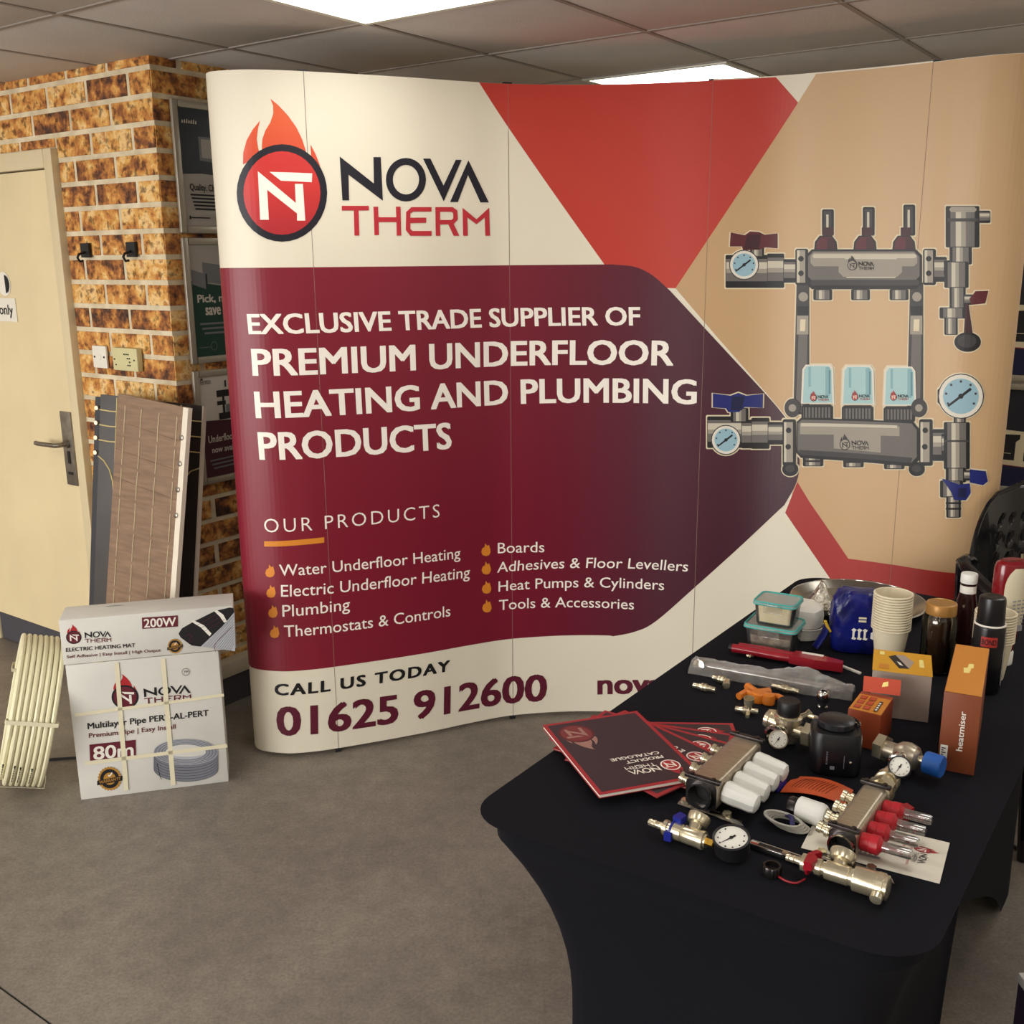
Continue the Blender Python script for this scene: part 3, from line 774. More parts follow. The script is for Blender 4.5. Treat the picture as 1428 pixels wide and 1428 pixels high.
# maroon field
def curve_px(P, n=8): return [tuple(p) for p in catmull(P, n)]
edge = curve_px([(855,369),(885,372),(910,384),(935,406)], 5)+curve_px([(935,406),(1010,487),(1085,569),(1108,606),(1115,640),(1111,672),(1094,704)], 5)+curve_px([(1094,704),(1030,764),(970,818),(915,866),(885,881),(850,888)], 5)
E_ = [SB(*p) for p in edge]
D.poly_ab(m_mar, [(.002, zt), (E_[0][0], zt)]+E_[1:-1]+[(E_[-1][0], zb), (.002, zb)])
D.done('printed_field', ban, 'cream, maroon, red and tan printed colour fields')
m_joint = mat('panel_joint', (150,124,112), .6)
for k in range(1, 5):
    D = Draw(BN, .0011); D.poly_ab(m_joint, [(seam[k]-.0006, BZ0+.004), (seam[k]+.0006, BZ0+.004), (seam[k]+.0006, BZ1), (seam[k]-.0006, BZ1)]); D.done('panel_joint', ban)
# ---- flame logo
D = Draw(BN, .0012); D.DL = .00004
lf = lambda x, y: (300+x/3.4, 100+y/3.4)
halo = lambda pts, k: pts
logo(D, lf, m_flame, m_bnavy, m_disc, m_bwhite, m_bnavy, m_therm)
D.done('printed_logo', ban, 'flame and ring logo with NOVA THERM lettering')
# ---- lettering: every line is a part of its own
def line_part(name, m, txt, bl, br, tl, bold=0., sp=1.):
    ws = txt.split(' '); lo = -9.
    for k in range(len(ws)):
        hi = 99. if k == len(ws)-1 else max(p[0] for p in text_tris(' '.join(ws[:k+1]), min(bold, 0.), sp)[0])+.06
        D = Draw(BN, .0012); D.DL = .00004; D.text(m, txt, bl, br, tl, bold, sp, (lo, hi)); D.done(name, ban); lo = hi
for txt, bl, br, tl in (('EXCLUSIVE TRADE SUPPLIER OF', (347,466), (893,454), (344,437.5)), ('PREMIUM UNDERFLOOR', (352.5,524), (939,510), (350,486)), ('HEATING AND PLUMBING', (357,583), (971.5,564), (354,545.5)), ('PRODUCTS', (362,641), (630,625.5), (359,602))):
    line_part('headline_lettering', m_bwhite, txt, bl, br, tl, .025)
line_part('subheading_lettering', m_bwhite, 'OUR PRODUCTS', (369,742), (613,721), (368,723), -.006, 1.25)
for txt, bl, br, tl in (('Water Underfloor Heating', (390,803), (642,778), (389,787)), ('Electric Underfloor Heating', (392,832), (655,805), (391.8,815.5)), ('Plumbing', (394,860), (488,850), (393.5,843.7)), ('Thermostats & Controls', (396.5,888), (628,859), (395.8,872)),
  ('Boards', (694,771.7), (759,770), (694,757)), ('Adhesives & Floor Levellers', (693,798.6), (959,797), (694,784)), ('Heat Pumps & Cylinders', (695,825), (926,823), (695,810.5)), ('Tools & Accessories', (695.7,851), (884,850), (695.7,836.7))):
    line_part('product_lettering', m_bwhite, txt, bl, br, tl, .004)
D = Draw(BN, .0012); D.poly(m_orange, [(368.6,754.6), (452,749), (452,756.6), (368.6,762)]); D.done('orange_rule', ban)
for cx, cy in ((376.6,796), (378,824.5), (380.7,852.4), (383,880.7), (677.4,766.4), (677.9,792), (678.3,818.8), (678.8,845)):
    w, h = 6.6, 9
    D = Draw(BN, .0012); D.poly(m_orange, [(cx-1, cy-h), (cx+2, cy-h*.55), (cx+4.2, cy-h*.75), (cx+6, cy-h*.1), (cx+w, cy+h*.35), (cx+4.5, cy+h*.85), (cx, cy+h), (cx-4.5, cy+h*.85), (cx-w, cy+h*.35), (cx-5, cy-h*.2), (cx-1.6, cy-h*.45)]); D.done('bullet_flame', ban)
line_part('contact_lettering', m_bblack, 'CALL US TODAY', (383,969), (627,935.5), (383,953), .034, 1.18)
line_part('phone_number', m_bmar, '01625 912600', (386,1024.5), (762,977.5), (385,984), .026)
D = Draw(BN, .0012); D.DL = .00004
D.text(m_bmar, 'nova', (833,968.5), (926,968.5), (833,948.6), .03); D.text(m_bmar, 'therm', (929,968.5), (1042,968.5), (929,940), .03); D.done('web_lettering', ban)
# ---- printed picture of two steel manifolds
g = {n: mat('print_'+n, c, .45) for n, c in dict(k=(24,22,24), d=(58,55,56), m=(108,103,98), l=(160,152,138), w=(204,196,176), wh=(228,222,208), mar=(92,26,36), mar2=(60,16,26), bl=(24,34,110), bl2=(14,18,64), face=(150,186,200), cap=(168,204,204), cap2=(134,178,184), capd=(96,140,150), hal=(226,212,180)).items()}
def manifold_print(S, flame_caps):
    """S: list of drawing calls in crop units; first pass draws a pale cut-out halo"""
    pass
U1 = lambda x, y: (960+x/3.051, 250+y/3.051)
U2 = lambda x, y: (960+x/3.051, 490+y/3.051)
SH = []      # (material, list of px points)
def R_(U, m, x0, y0, x1, y1, c=0):
    if c: SH.append((g[m], [U(x0+c, y0), U(x1-c, y0), U(x1, y0+c), U(x1, y1-c), U(x1-c, y1), U(x0+c, y1), U(x0, y1-c), U(x0, y0+c)]))
    else: SH.append((g[m], [U(x0, y0), U(x1, y0), U(x1, y1), U(x0, y1)]))
def P_(U, m, *p): SH.append((g[m], [U(*q) for q in p]))
def E_2(U, m, cx, cy, rx, ry=None, n=24):
    ry = ry or rx; SH.append((g[m], [U(cx+rx*math.cos(2*math.pi*i/n), cy+ry*math.sin(2*math.pi*i/n)) for i in range(n)]))
def vcyl(U, x0, x1, y0, y1, dk='k'):   # upright metal cylinder: dark, light, mid bands
    w = x1-x0
    R_(U, dk, x0, y0, x1, y1, 4); R_(U, 'm', x0+.14*w, y0+3, x0+.86*w, y1-3); R_(U, 'w', x0+.30*w, y0+4, x0+.46*w, y1-4); R_(U, 'l', x0+.46*w, y0+4, x0+.60*w, y1-4)
def hcyl(U, x0, x1, y0, y1):
    h = y1-y0
    R_(U, 'k', x0, y0, x1, y1, 4); R_(U, 'm', x0+2, y0+.12*h, x1-2, y0+.8*h); R_(U, 'w', x0+3, y0+.22*h, x1-3, y0+.42*h); R_(U, 'l', x0+3, y0+.42*h, x1-3, y0+.55*h)
def gauge(U, cx, cy, r, rim='wh'):
    E_2(U, 'd', cx, cy, r+4); E_2(U, rim, cx, cy, r); E_2(U, 'face', cx, cy, r*.82); P_(U, 'k', (cx-.62*r, cy+.42*r), (cx-.56*r, cy+.5*r), (cx+.5*r, cy-.3*r), (cx+.42*r, cy-.4*r)); E_2(U, 'k', cx, cy, r*.12, None, 12)
    for t in range(7):
        q = math.radians(150+40*t); x, y = cx+.68*r*math.cos(q), cy+.68*r*math.sin(q); E_2(U, 'd', x, y, r*.06, None, 8)
# straps between the two bars
for x0, x1 in ((455, 515), (938, 1000)):
    P_(U1, 'd', (x0+6, 440), (x1, 440), (x1, 1000), (x0-8, 1000)); P_(U1, 'm', (x0+14, 660), (x1-8, 660), (x1-14, 990), (x0+2, 990)); P_(U1, 'l', (x0+8, 540), (x1-4, 540), (x1-4, 660), (x0+6, 660))
    P_(U1, 'k', (x0+8, 540), (x1-4, 540), (x1-4, 580), (x0+8, 580)); P_(U1, 'hal', (x0+22, 596), (x1-16, 596), (x1-18, 646), (x0+20, 646)); E_2(U1, 'l', (x0+x1)/2+4, 500, 20)
# upper manifold
hcyl(U1, 158, 345, 322, 462); hcyl(U1, 335, 408, 316, 462); hcyl(U1, 404, 458, 340, 440)
vcyl(U1, 262, 322, 278, 330)
P_(U1, 'mar', (180,226), (240,238), (262,222), (300,224), (325,236), (380,230), (380,294), (328,290), (302,300), (232,302), (228,286), (176,286)); P_(U1, 'mar2', (250,235), (310,235), (300,298), (235,298))
gauge(U1, 237, 364, 60)
for cx in (585, 752, 918):
    P_(U1, 'k', (cx-50, 305), (cx-46, 266), (cx-26, 240), (cx+26, 240), (cx+46, 266), (cx+50, 305)); P_(U1, 'mar', (cx-42, 300), (cx-38, 268), (cx-22, 246), (cx+22, 246), (cx+38, 268), (cx+42, 300)); P_(U1, 'mar2', (cx+6, 300), (cx+6, 250), (cx+22, 250), (cx+38, 268), (cx+42, 300))
    s_ = (cx-585)*.02
    R_(U1, 'k', cx-16+s_*2, 128-s_*3, cx+34+s_*2, 240, 5); R_(U1, 'd', cx-8+s_*2, 136-s_*3, cx+24+s_*2, 232); R_(U1, 'w', cx+2+s_*2, 150-s_*3, cx+12+s_*2, 225); R_(U1, 'mar2', cx-14, 205, cx+32, 240)
for cx in (572, 733, 897): vcyl(U1, cx-30, cx+30, 440, 480); vcyl(U1, cx-40, cx+40, 468, 514)
R_(U1, 'k', 500, 298, 995, 468, 26); R_(U1, 'm', 508, 306, 985, 436, 24); R_(U1, 'l', 520, 312, 975, 370, 14); R_(U1, 'w', 530, 318, 970, 336, 6); R_(U1, 'd', 520, 428, 985, 452, 8); R_(U1, 'w', 655, 330, 900, 420, 20); R_(U1, 'l', 640, 340, 910, 415, 20)
for x0 in (456, 1000): R_(U1, 'k', x0, 296, x0+54, 450, 6); R_(U1, 'l', x0+6, 302, x0+42, 440); R_(U1, 'w', x0+6, 302, x0+18, 440); E_2(U1, 'k', x0+24, 338, 12, None, 12); E_2(U1, 'k', x0+24, 400, 12, None, 12)
hcyl(U1, 1045, 1100, 330, 436); hcyl(U1, 1088, 1140, 345, 410)
vcyl(U1, 1112, 1206, 285, 362); vcyl(U1, 1090, 1192, 350, 462); vcyl(U1, 1096, 1238, 114, 290); R_(U1, 'd', 1104, 166, 1234, 180); R_(U1, 'l', 1112, 118, 1226, 140, 8); hcyl(U1, 1236, 1284, 134, 186)
vcyl(U1, 1112, 1180, 458, 552); vcyl(U1, 1070, 1182, 545, 592); vcyl(U1, 1090, 1146, 588, 662); hcyl(U1, 1172, 1212, 490, 534); P_(U1, 'mar', (1196,508), (1222,476), (1276,474), (1262,528), (1204,534))
P_(U1, 'mar2', (1180,530), (1192,530), (1210,660), (1172,660)); E_2(U1, 'k', 1188, 692, 56, 42); E_2(U1, 'd', 1186, 688, 40, 28)
# lower manifold
hcyl(U2, 80, 240, 276, 410); hcyl(U2, 225, 275, 290, 412); hcyl(U2, 268, 345, 282, 414); hcyl(U2, 338, 404, 300, 396); vcyl(U2, 180, 255, 240, 300)
P_(U2, 'bl', (104,178), (180,188), (212,176), (245,188), (318,180), (316,240), (240,236), (215,258), (170,258), (160,242), (104,238)); P_(U2, 'bl2', (185,192), (240,192), (228,250), (180,250))
gauge(U2, 160, 376, 60)
for k, cx in enumerate((552, 724, 902)):
    dy = (0, 4, 8)[k]
    R_(U2, 'k', cx-70, 225+dy, cx+64, 296+dy, 10); R_(U2, 'm', cx-62, 238+dy, cx+56, 282+dy)
    for q in range(9): R_(U2, 'k', cx-60+q*14, 236+dy, cx-54+q*14, 284+dy)
    P_(U2, 'wh', (cx-72, 222+dy), (cx-66, 75+dy), (cx-52, 56+dy), (cx+52, 56+dy), (cx+66, 75+dy), (cx+70, 222+dy)); P_(U2, 'cap', (cx-64, 218+dy), (cx-58, 78+dy), (cx-46, 62+dy), (cx+46, 62+dy), (cx+58, 78+dy), (cx+62, 218+dy))
    R_(U2, 'cap2', cx-40, 66+dy, cx-30, 150+dy); R_(U2, 'cap2', cx+32, 66+dy, cx+52, 190+dy, 4); R_(U2, 'capd', cx+46, 80+dy, cx+54, 180+dy)
for cx, dy in ((530, 0), (702, 4), (876, 12)): vcyl(U2, cx-42, cx+44, 432+dy, 488+dy); R_(U2, 'k', cx-40, 462+dy, cx+42, 470+dy)
P_(U2, 'k', (462,300), (480,282), (960,300), (984,330), (984,460), (955,490), (480,452), (460,430)); P_(U2, 'm', (466,306), (484,290), (952,306), (974,334), (974,448), (950,474), (482,438), (466,420)); P_(U2, 'l', (476,306), (900,318), (900,360), (476,352)); P_(U2, 'w', (480,304), (890,314), (890,326), (480,318)); P_(U2, 'd', (470,418), (955,452), (950,474), (482,440)); P_(U2, 'l', (620,325), (820,332), (820,430), (620,412))
for x0 in (402, 984): R_(U2, 'k', x0, 288, x0+56, 486, 6); R_(U2, 'l', x0+6, 300, x0+44, 470); R_(U2, 'w', x0+6, 300, x0+16, 470); E_2(U2, 'k', x0+26, 335, 12, None, 12); E_2(U2, 'k', x0+24, 405, 12, None, 12)
for x0 in (436, 975): E_2(U2, 'd', x0+8, 240, 34, 40); E_2(U2, 'l', x0+8, 240, 16); E_2(U2, 'k', x0-2, 500, 34, 30); E_2(U2, 'd', x0-2, 498, 20, 16)
hcyl(U2, 1040, 1092, 330, 465); hcyl(U2, 1078, 1140, 350, 440); vcyl(U2, 1088, 1196, 300, 500); R_(U2, 'd', 1090, 376, 1194, 384); vcyl(U2, 1130, 1180, 268, 304)
R_(U2, 'k', 1062, 150, 1110, 230, 14); gauge(U2, 1160, 190, 92, 'wh')
vcyl(U2, 1096, 1180, 494, 556); vcyl(U2, 1072, 1168, 548, 620); vcyl(U2, 1098, 1158, 615, 706); R_(U2, 'k', 1096, 640, 1160, 648); R_(U2, 'k', 1096, 664, 1160, 672)
P_(U2, 'bl', (1080,540), (1100,545), (1150,565), (1196,560), (1200,600), (1180,632), (1130,630), (1120,600)); P_(U2, 'bl2', (1150,580), (1185,578), (1180,622), (1145,618)); hcyl(U2, 1170, 1206, 505, 548); P_(U2, 'bl', (1196,500), (1262,508), (1270,552), (1250,568), (1196,556))
def grow(pts, k):
    cx = sum(p[0] for p in pts)/len(pts); cy = sum(p[1] for p in pts)/len(pts); out = []
    for x, y in pts:
        dx = (k if x > cx else -k); dy = (k if y > cy else -k)
        r = math.hypot(x-cx, y-cy) or 1
        if len(pts) > 10: out.append((x+k*(x-cx)/r, y+k*(y-cy)/r))
        else: out.append((x+dx*min(1, abs(x-cx)/2), y+dy*min(1, abs(y-cy)/2)))
    return out
D = Draw(BN, .0009); D.DL = 0.
for m_, pts in SH: D.poly(g['hal'], grow(pts, 1.8)); D.off += 2e-6
D.off = .0016; 
for m_, pts in SH: D.poly(m_, pts); D.off += 1.2e-5
mpx = lambda ox, oy, k: (lambda x, y: (ox+x*k, oy+y*k))
D.DL = .00001
for ox, oy, k in ((1179,352,.031), (1168,600,.034)):
    logo(D, mpx(ox, oy, k), g['d'], g['k'], g['l'], g['k'], g['k'], g['k'])
for ox, oy in ((1128,542), (1186,541), (1240,541)):
    logo(D, mpx(ox, oy, .0215), m_red2, g['k'], m_red, g['wh'], g['k'], m_red2)
D.done('manifold_picture', ban, 'printed picture of two steel heating manifolds')
# ================================================================== BOXES, PIPE COIL AND SAMPLE BOARDS ON THE FLOOR
Z4 = lambda x, y: (x/3.967, 800+y/3.967)
m_card = mat('white_cardboard', (216,214,206), .6, rgb2=(206,204,197), scale=5)
m_tape = mat('cream_strap', (226,218,188), .45)
m_pmaroon = mat('carton_maroon', (98,26,42), .5); m_pred = mat('carton_red', (176,36,44), .5); m_pblk = mat('carton_black', (26,24,28), .5); m_pgrey2 = mat('carton_grey', (120,122,132), .5); m_plgrey = mat('carton_light_grey', (176,178,184), .5); m_gold = mat('carton_gold', (176,128,52), .5); m_pwht = mat('carton_white', (234,230,220), .5)
P0 = onz(113,1116,0); P1 = onz(319,1090,0); EB = (P1-P0).normalized(); NB = Vector((EB.y, -EB.x, 0)); angB = math.atan2(EB.y, EB.x)
def fit_front(Dr, Z): return lambda *p: [Z(*q) for q in p]
def seal(D, cx, cy, r):
    pts = [Z4(cx+(r if i % 2 else r*.9)*math.cos(2*math.pi*i/48), cy+(r if i % 2 else r*.9)*math.sin(2*math.pi*i/48)) for i in range(48)]
    D.poly(m_gold, pts)
    el = lambda k: [Z4(cx+k*r*math.cos(2*math.pi*i/28), cy+k*r*math.sin(2*math.pi*i/28)) for i in range(28)]
    D.poly(m_pblk, el(.78)); D.poly(m_gold, el(.5))
    D.poly(m_pblk, [Z4(cx-r*1.02, cy+.18*r), Z4(cx+r*1.02, cy-.25*r), Z4(cx+r*1.02, cy+.15*r), Z4(cx-r*1.02, cy+.55*r)])
    D.text(m_gold, 'WARRANTY', Z4(cx-r*.85, cy+.44*r), Z4(cx+r*.9, cy+.07*r), Z4(cx-r*.85, cy+.2*r), .02)
    D.line(m_pwht, [Z4(cx-.12*r, cy-.3*r), Z4(cx-.02*r, cy-.18*r), Z4(cx+.2*r, cy-.5*r)], r*.025)
W8, H8, D8 = .463, .466, .15
t = thing('carton', 'square white carton of multilayer pipe tied with cream straps on the floor', 'box', P0+EB*(W8/2)-NB*(D8/2), angB)
b = local(t); b.box((0, 0, H8/2), (W8, D8, H8), None, 0, .004); mesh_obj('carton_body', b, m_card, t)
front = Plane(P0+NB*.0005, EB, ZX)
D = Draw(front, .0003); D.DL = .00004
logo(D, lambda x, y: Z4(692+(x-317)*.35, 682+(y-575)*.285), m_pred, m_pblk, m_pmaroon, m_pwht, m_pblk, m_pmaroon, words=False)
logo(D, lambda x, y: Z4(793+(x-590)*.373, 634+(y-402)*.235-(x-590)*.373*.10), m_pred, m_pblk, m_pmaroon, m_pwht, m_pblk, m_pmaroon, mark=False)
D.text(m_pblk, 'Multilayer Pipe PERT-AL-PERT', Z4(485,860), Z4(1155,785), Z4(483,826), .02)
D.text(m_pmaroon, 'Premium Pipe | Easy Install', Z4(492,908), Z4(972,857), Z4(491,882), .012)
D.poly(m_pmaroon, [Z4(495,945), Z4(750,918), Z4(752,1005), Z4(498,1034)])
D.text(m_pwht, '80m', Z4(517,1030), Z4(740,1006), Z4(515,957), .02)
seal(D, 607, 1133, 68)
cx, cy = 1028, 985
P = lambda pts: [Z4(*p) for p in pts]
arc = lambda a0, a1, rx, ry, oy=0, n=24: [(cx+rx*math.cos(a0+(a1-a0)*i/n), cy+oy+ry*math.sin(a0+(a1-a0)*i/n)) for i in range(n+1)]
D.poly(m_pgrey2, P(arc(0, math.pi, 178, 72, 92)+arc(math.pi, 0, 178, 72)[0:]))
D.poly(m_pgrey2, P(arc(0, 2*math.pi, 178, 72)[:-1]))
for k in range(6):
    D.line(m_pblk, P(arc(.1, math.pi-.1, 178, 72, 16+15*k, 14)), .5)
for k in (1., .9, .8, .7): D.line(m_plgrey, P(arc(0, 2*math.pi, 176*k, 70*k, 0, 30)), .7)
D.poly(m_card, P(arc(0, 2*math.pi, 112, 42)[:-1])); D.poly(m_plgrey, P(arc(0, math.pi, 112, 42)+arc(math.pi, 0, 112, 26)))
D.line(m_pblk, P([(870,1050), (885,1120), (893,1138)]), .8)
D.line(m_pblk, P([(1028+21*math.cos(q), 542+19*math.sin(q)) for q in [2*math.pi*i/20 for i in range(21)]]), .6)
D.text(m_pblk, 'TM', Z4(1016,548), Z4(1041,545), Z4(1016,537), .02)
D.done('carton_print', t)
for pts in ([(633,490), (658,490), (712,1195), (686,1200)], [(888,470), (914,468), (972,1165), (946,1170)], [(414,772), (1238,662), (1240,678), (415,790)], [(470,1038), (1255,940), (1258,960), (472,1058)]):
    D = Draw(front, .0024); D.poly(m_tape, P(pts)); D.done('strap', t)
b = local(t)
for x in (-.135, .105): b.box((x, 0, H8+.0006), (.03, D8, .0012))
mesh_obj('strap', b, m_tape, t, smooth=False)
W2, H2, D2 = .523, .148, .135
o2 = P0+EB*(-.004)+ZX*H8
t = thing('carton', 'long white carton of electric heating mat lying on the pipe carton', 'box', o2+EB*(W2/2)-NB*(D2/2)+ZX*.0015, angB)
b = local(t); b.box((0, 0, H2/2), (W2, D2, H2), None, 0, .003); mesh_obj('carton_body', b, m_card, t)
front = Plane(o2+NB*.0005, EB, ZX)
D = Draw(front, .0003); D.DL = .00004
logo(D, lambda x, y: Z4(408+(x-317)*.2, 352+(y-575)*.16), m_pred, m_pblk, m_pmaroon, m_pwht, m_pblk, m_pmaroon, words=False)
logo(D, lambda x, y: Z4(467+(x-590)*.209, 322+(y-402)*.165-(x-590)*.209*.06), m_pred, m_pblk, m_pmaroon, m_pwht, m_pblk, m_pmaroon, mark=False)
D.text(m_pblk, 'ELECTRIC HEATING MAT', Z4(365,432), Z4(748,405), Z4(364,411), .02)
D.text(m_pmaroon, 'Self Adhesive | Easy Install | High Output', Z4(370,468), Z4(890,430), Z4(369,451), .01)
D.poly(m_pmaroon, P([(785,243), (983,230), (985,292), (787,305)])); D.text(m_pwht, '200W', Z4(797,298), Z4(975,287), Z4(795,250), .02)
seal(D, 968, 400, 42)
D.poly(m_plgrey, P([(1110,402), (1180,330), (1296,212), (1301,428)]))
for k in range(12): D.line(m_pblk, P([(1130+13*k, 404+2*k), (1294, 230+max(0, 15*k-10))]), .35)
D.line(m_pmaroon, P([(1192,430), (1184,400), (1200,375), (1285,290)]), .6)
D.poly(m_pblk, P([(988,330), (1008,300), (1075,262), (1190,205), (1270,186), (1292,190), (1296,212), (1230,290), (1165,350), (1110,402), (1060,396), (1000,352)]))
D.poly(m_pwht, P([(1055,262), (1075,258), (1130,285), (1170,330), (1160,345), (1110,295)])); D.poly(m_pwht, P([(1185,206), (1200,200), (1235,225), (1255,262), (1240,270), (1215,235)]))
for k in range(3): D.line(m_pmaroon, P([(1080+25*k, 290+14*k), (1200+22*k, 222+14*k)]), .4)
D.line(m_pmaroon, P([(1030,345), (1048,330), (1062,345), (1045,365), (1062,378)]), .5)
D.done('carton_print', t)
D = DrawAB(Plane(o2-NB*D2+ZX*(H2+.0018), EB, -NB*-1), .0003)
for x0, x1, y0, y1 in ((.13, .18, .03, .07), (.19, .23, .03, .07), (.28, .34, .02, .09), (.35, .46, .03, .09)):
    for k in range(4): D.poly(m_plgrey, [(x0, y0+(y1-y0)*k/4), (x1, y0+(y1-y0)*k/4), (x1, y0+(y1-y0)*(k+.55)/4), (x0, y0+(y1-y0)*(k+.55)/4)])
D.done('carton_print', t)
# ---- coil of white pipe standing on edge
m_pipe = mat('cream_pipe', (232,226,190), .4)
t = thing('pipe_coil', 'coil of cream plastic pipe standing on edge and bound with ties beside the cartons', 'pipe coil', (-1.590, 3.15, 0), math.radians(23))
Rm = .238; lean = math.radians(15); ctr = Vector((0, 0, .262))
def coil_pt(th, x, R):
    p = Vector((x, -R*math.cos(th), R*math.sin(th)))
    return ctr+Matrix.Rotation(lean, 3, 'Y') @ p
b = local(t); pts = []
turns = 8; seg = 44
for layer in range(2):
    R = Rm-.017*layer
    for i in range(turns*seg+1):
        f = i/(turns*seg); th = 2*math.pi*turns*f
        ph = (th-math.pi) % (2*math.pi)
        u_ = (th-math.pi)/(2*math.pi)+1; k_ = math.floor(u_); fr_ = u_-k_; x = -.0588+.0168*(min(turns-1, max(0, k_-1+(min(1, fr_/.12) if k_ >= 1 else 1)) if k_ >= 1 else 0))
        if layer: x = -x
        pts.append(coil_pt(th, x, R))
b.tube(pts, .0081, 8); mesh_obj('pipe', b, m_pipe, t)
def tie(th, w):
    q = local(t); loop = []
    for (x, r) in ((-.072, .022), (-.072, .0), (-.074, -.03), (.07, -.03), (.072, 0), (.072, .0115), (.06, .0115), (-.062, .0115)): loop.append((x, r))
    loop = [(-.073, -.026), (.073, -.026), (.075, -.010), (.073, .0105), (-.073, .0105), (-.075, -.010)]
    vs = []
    for s_ in (-w/2, w/2):
        for x, r in loop: vs.append(coil_pt(th+s_/Rm, x, Rm+r))
    for s_ in (-w/2, w/2):
        for x, r in loop: vs.append(coil_pt(th+s_/Rm, x*1.025, Rm+r*1.12))
    n = len(loop); fs = []
    for i in range(n):
        j = (i+1) % n
        fs += [(2*n+i, 2*n+j, 3*n+j, 3*n+i), (i, n+i, n+j, j), (i, j, 2*n+j, 2*n+i), (n+i, 3*n+i, 3*n+j, n+j)]
    q.add(vs, fs); mesh_obj('binding_tie', q, m_tape, t)
tie(math.radians(12), .012); tie(math.radians(-62), .005); tie(math.radians(165), .012)
b = local(t)
for j, x in enumerate((-.060, -.0264, -.0096, .024)):
    for k in range(9 if j else 5):
        th = math.radians(-22-2.6*k-j)
        p = coil_pt(th, x, Rm+.0079); q = coil_pt(th-.018 if k else th-.03, x, Rm+.0079)
        b.tube([p, q], .0016 if k else .0026, 5)
mesh_obj('pipe_marking', b, m_pblk, t)
# ---- boards leaning on the pier
def board(name, label, TL, TR, up, H, th, mface, medge=None):
    TL = Vector(TL); TR = Vector(TR); ex = (TR-TL); w = ex.length; ex.normalize()
    up = Vector(up); up = (up-ex*up.dot(ex)).normalized(); n = ex.cross(up)
    o = TL-up*H
    low = min((o+n*d+ex*x).z for d in (0, -th) for x in (0, w))
    o = o-ZX*low; 
    base = o+ex*w/2; t = thing(name, label, 'board', (base.x, base.y, 0), 0.)
    q = MB(); vs = [o+ex*x+up*y+n*z for z in (-th, 0) for (x, y) in ((0, 0), (w, 0), (w, H), (0, H))]
    q.add(vs, [(3, 2, 1, 0), (4, 5, 6, 7), (0, 1, 5, 4), (1, 2, 6, 5), (2, 3, 7, 6), (3, 0, 4, 7)]); mesh_obj('board_slab', q, mface, t, smooth=False)
    return t, Plane(o, ex, up), w
m_bblk = mat('black_board', (22,20,28), .5); m_bdark = mat('graphite_board', (52,46,44), .3, rgb2=(64,57,53), scale=4)
m_wood = mat('wood_print_board', (146,118,96), .45, rgb2=(122,98,80), scale=9, stretch=(1, 1, 9), contrast=(.3,.7))
m_foil = mat('foil_groove', (222,208,176), .3, .35); m_yel = mat('pale_groove', (222,202,140), .4); m_wedge = mat('white_foam_edge', (226,216,198), .6)
t, pl3, w3 = board('sample_board', 'plain black insulation board leaning furthest back against the pier', (-1.530, 3.79, 1.222), (-1.185, 3.685, 1.2), (0, .13, 1), 1.20, .015, m_bblk)
b = MB()
for k in range(4):
    p = pl3.pos(.014, 1.16-.055*k, .0); b.cyl(p, p+pl3.n*.012, .008, seg=10)
mesh_obj('stud', b, m_foil, t)
t, pl2, w2 = board('sample_board', 'dark graphite routed heating board with pale curved grooves, behind the wood board', (-1.488, 3.735, 1.224), (-1.082, 3.60, 1.197), (.0, .13, 1), 1.21, .018, m_bdark)
def groove(pl, pts, w, m, parent, h=.003, name='groove'):
    q = MB(); P3 = [pl.pos(x, y, .0005) for x, y in pts]
    q.tube(P3, w/2, 6, None, False, .6); mesh_obj(name, q, m, parent)
gx = [w2*f for f in (.17, .52, .86)]
for x in (w2*.17, w2*.48, w2*.80): groove(pl2, [(x, 1.205), (x, 1.05), (x, .6), (x, .02)], .008, m_yel, t)
for k, y in enumerate((1.155, 1.10, 1.045)):
    groove(pl2, [(.0, y), (w2*.1, y-.002), (w2*.2, y), (w2*.35, y)], .008, m_yel, t); groove(pl2, [(w2*.6, y), (w2*.8, y-.002), (w2, y)], .008, m_yel, t)
groove(pl2, [(.0, .985), (w2*.06, .97), (w2*.12, .94), (w2*.155, .90), (w2*.17, .85)], .008, m_yel, t)
groove(pl2, [(w2, .99), (w2*.92, .975), (w2*.85, .94), (w2*.81, .88)], .008, m_yel, t)
b = MB(); q0 = pl2.pos(w2+.002, .6, -.009); vs = [pl2.pos(w2+dx, y, z) for z in (-.018, .001) for (dx, y) in ((0, 0), (.006, 0), (.006, 1.21), (0, 1.21))]
b.add(vs, [(3, 2, 1, 0), (4, 5, 6, 7), (0, 1, 5, 4), (1, 2, 6, 5), (2, 3, 7, 6), (3, 0, 4, 7)]); mesh_obj('edge_strip', b, m_wedge, t, smooth=False)
t, pl1, w1 = board('sample_board', 'wood print overlay board with silver foil grooves and white edge, tilted in front', (-1.372, 3.60, 1.221), (-1.085, 3.40, 1.198), (.0, .16, .98), 1.236, .014, m_wood)
for j, f in enumerate((.13, .385, .655, .925)):
    for k in range(11):
        y1 = 1.20-.11*k; dx = .0015*math.sin(3.1*k+j)
        groove(pl1, [(w1*f+dx, y1), (w1*f-dx, y1-.05), (w1*f+dx*.5, y1-.098)], .0075, m_foil, t, name='foil_groove')
for k in range(3):
    y = 1.13-.10*k; groove(pl1, [(.004, y+.012), (w1*.5, y), (w1-.004, y-.008)], .003, m_wood, t)
b = MB(); vs = [pl1.pos(w1+dx, y, z) for z in (-.016, .001) for (dx, y) in ((0, 0), (.026, 0), (.026, 1.236), (0, 1.236))]
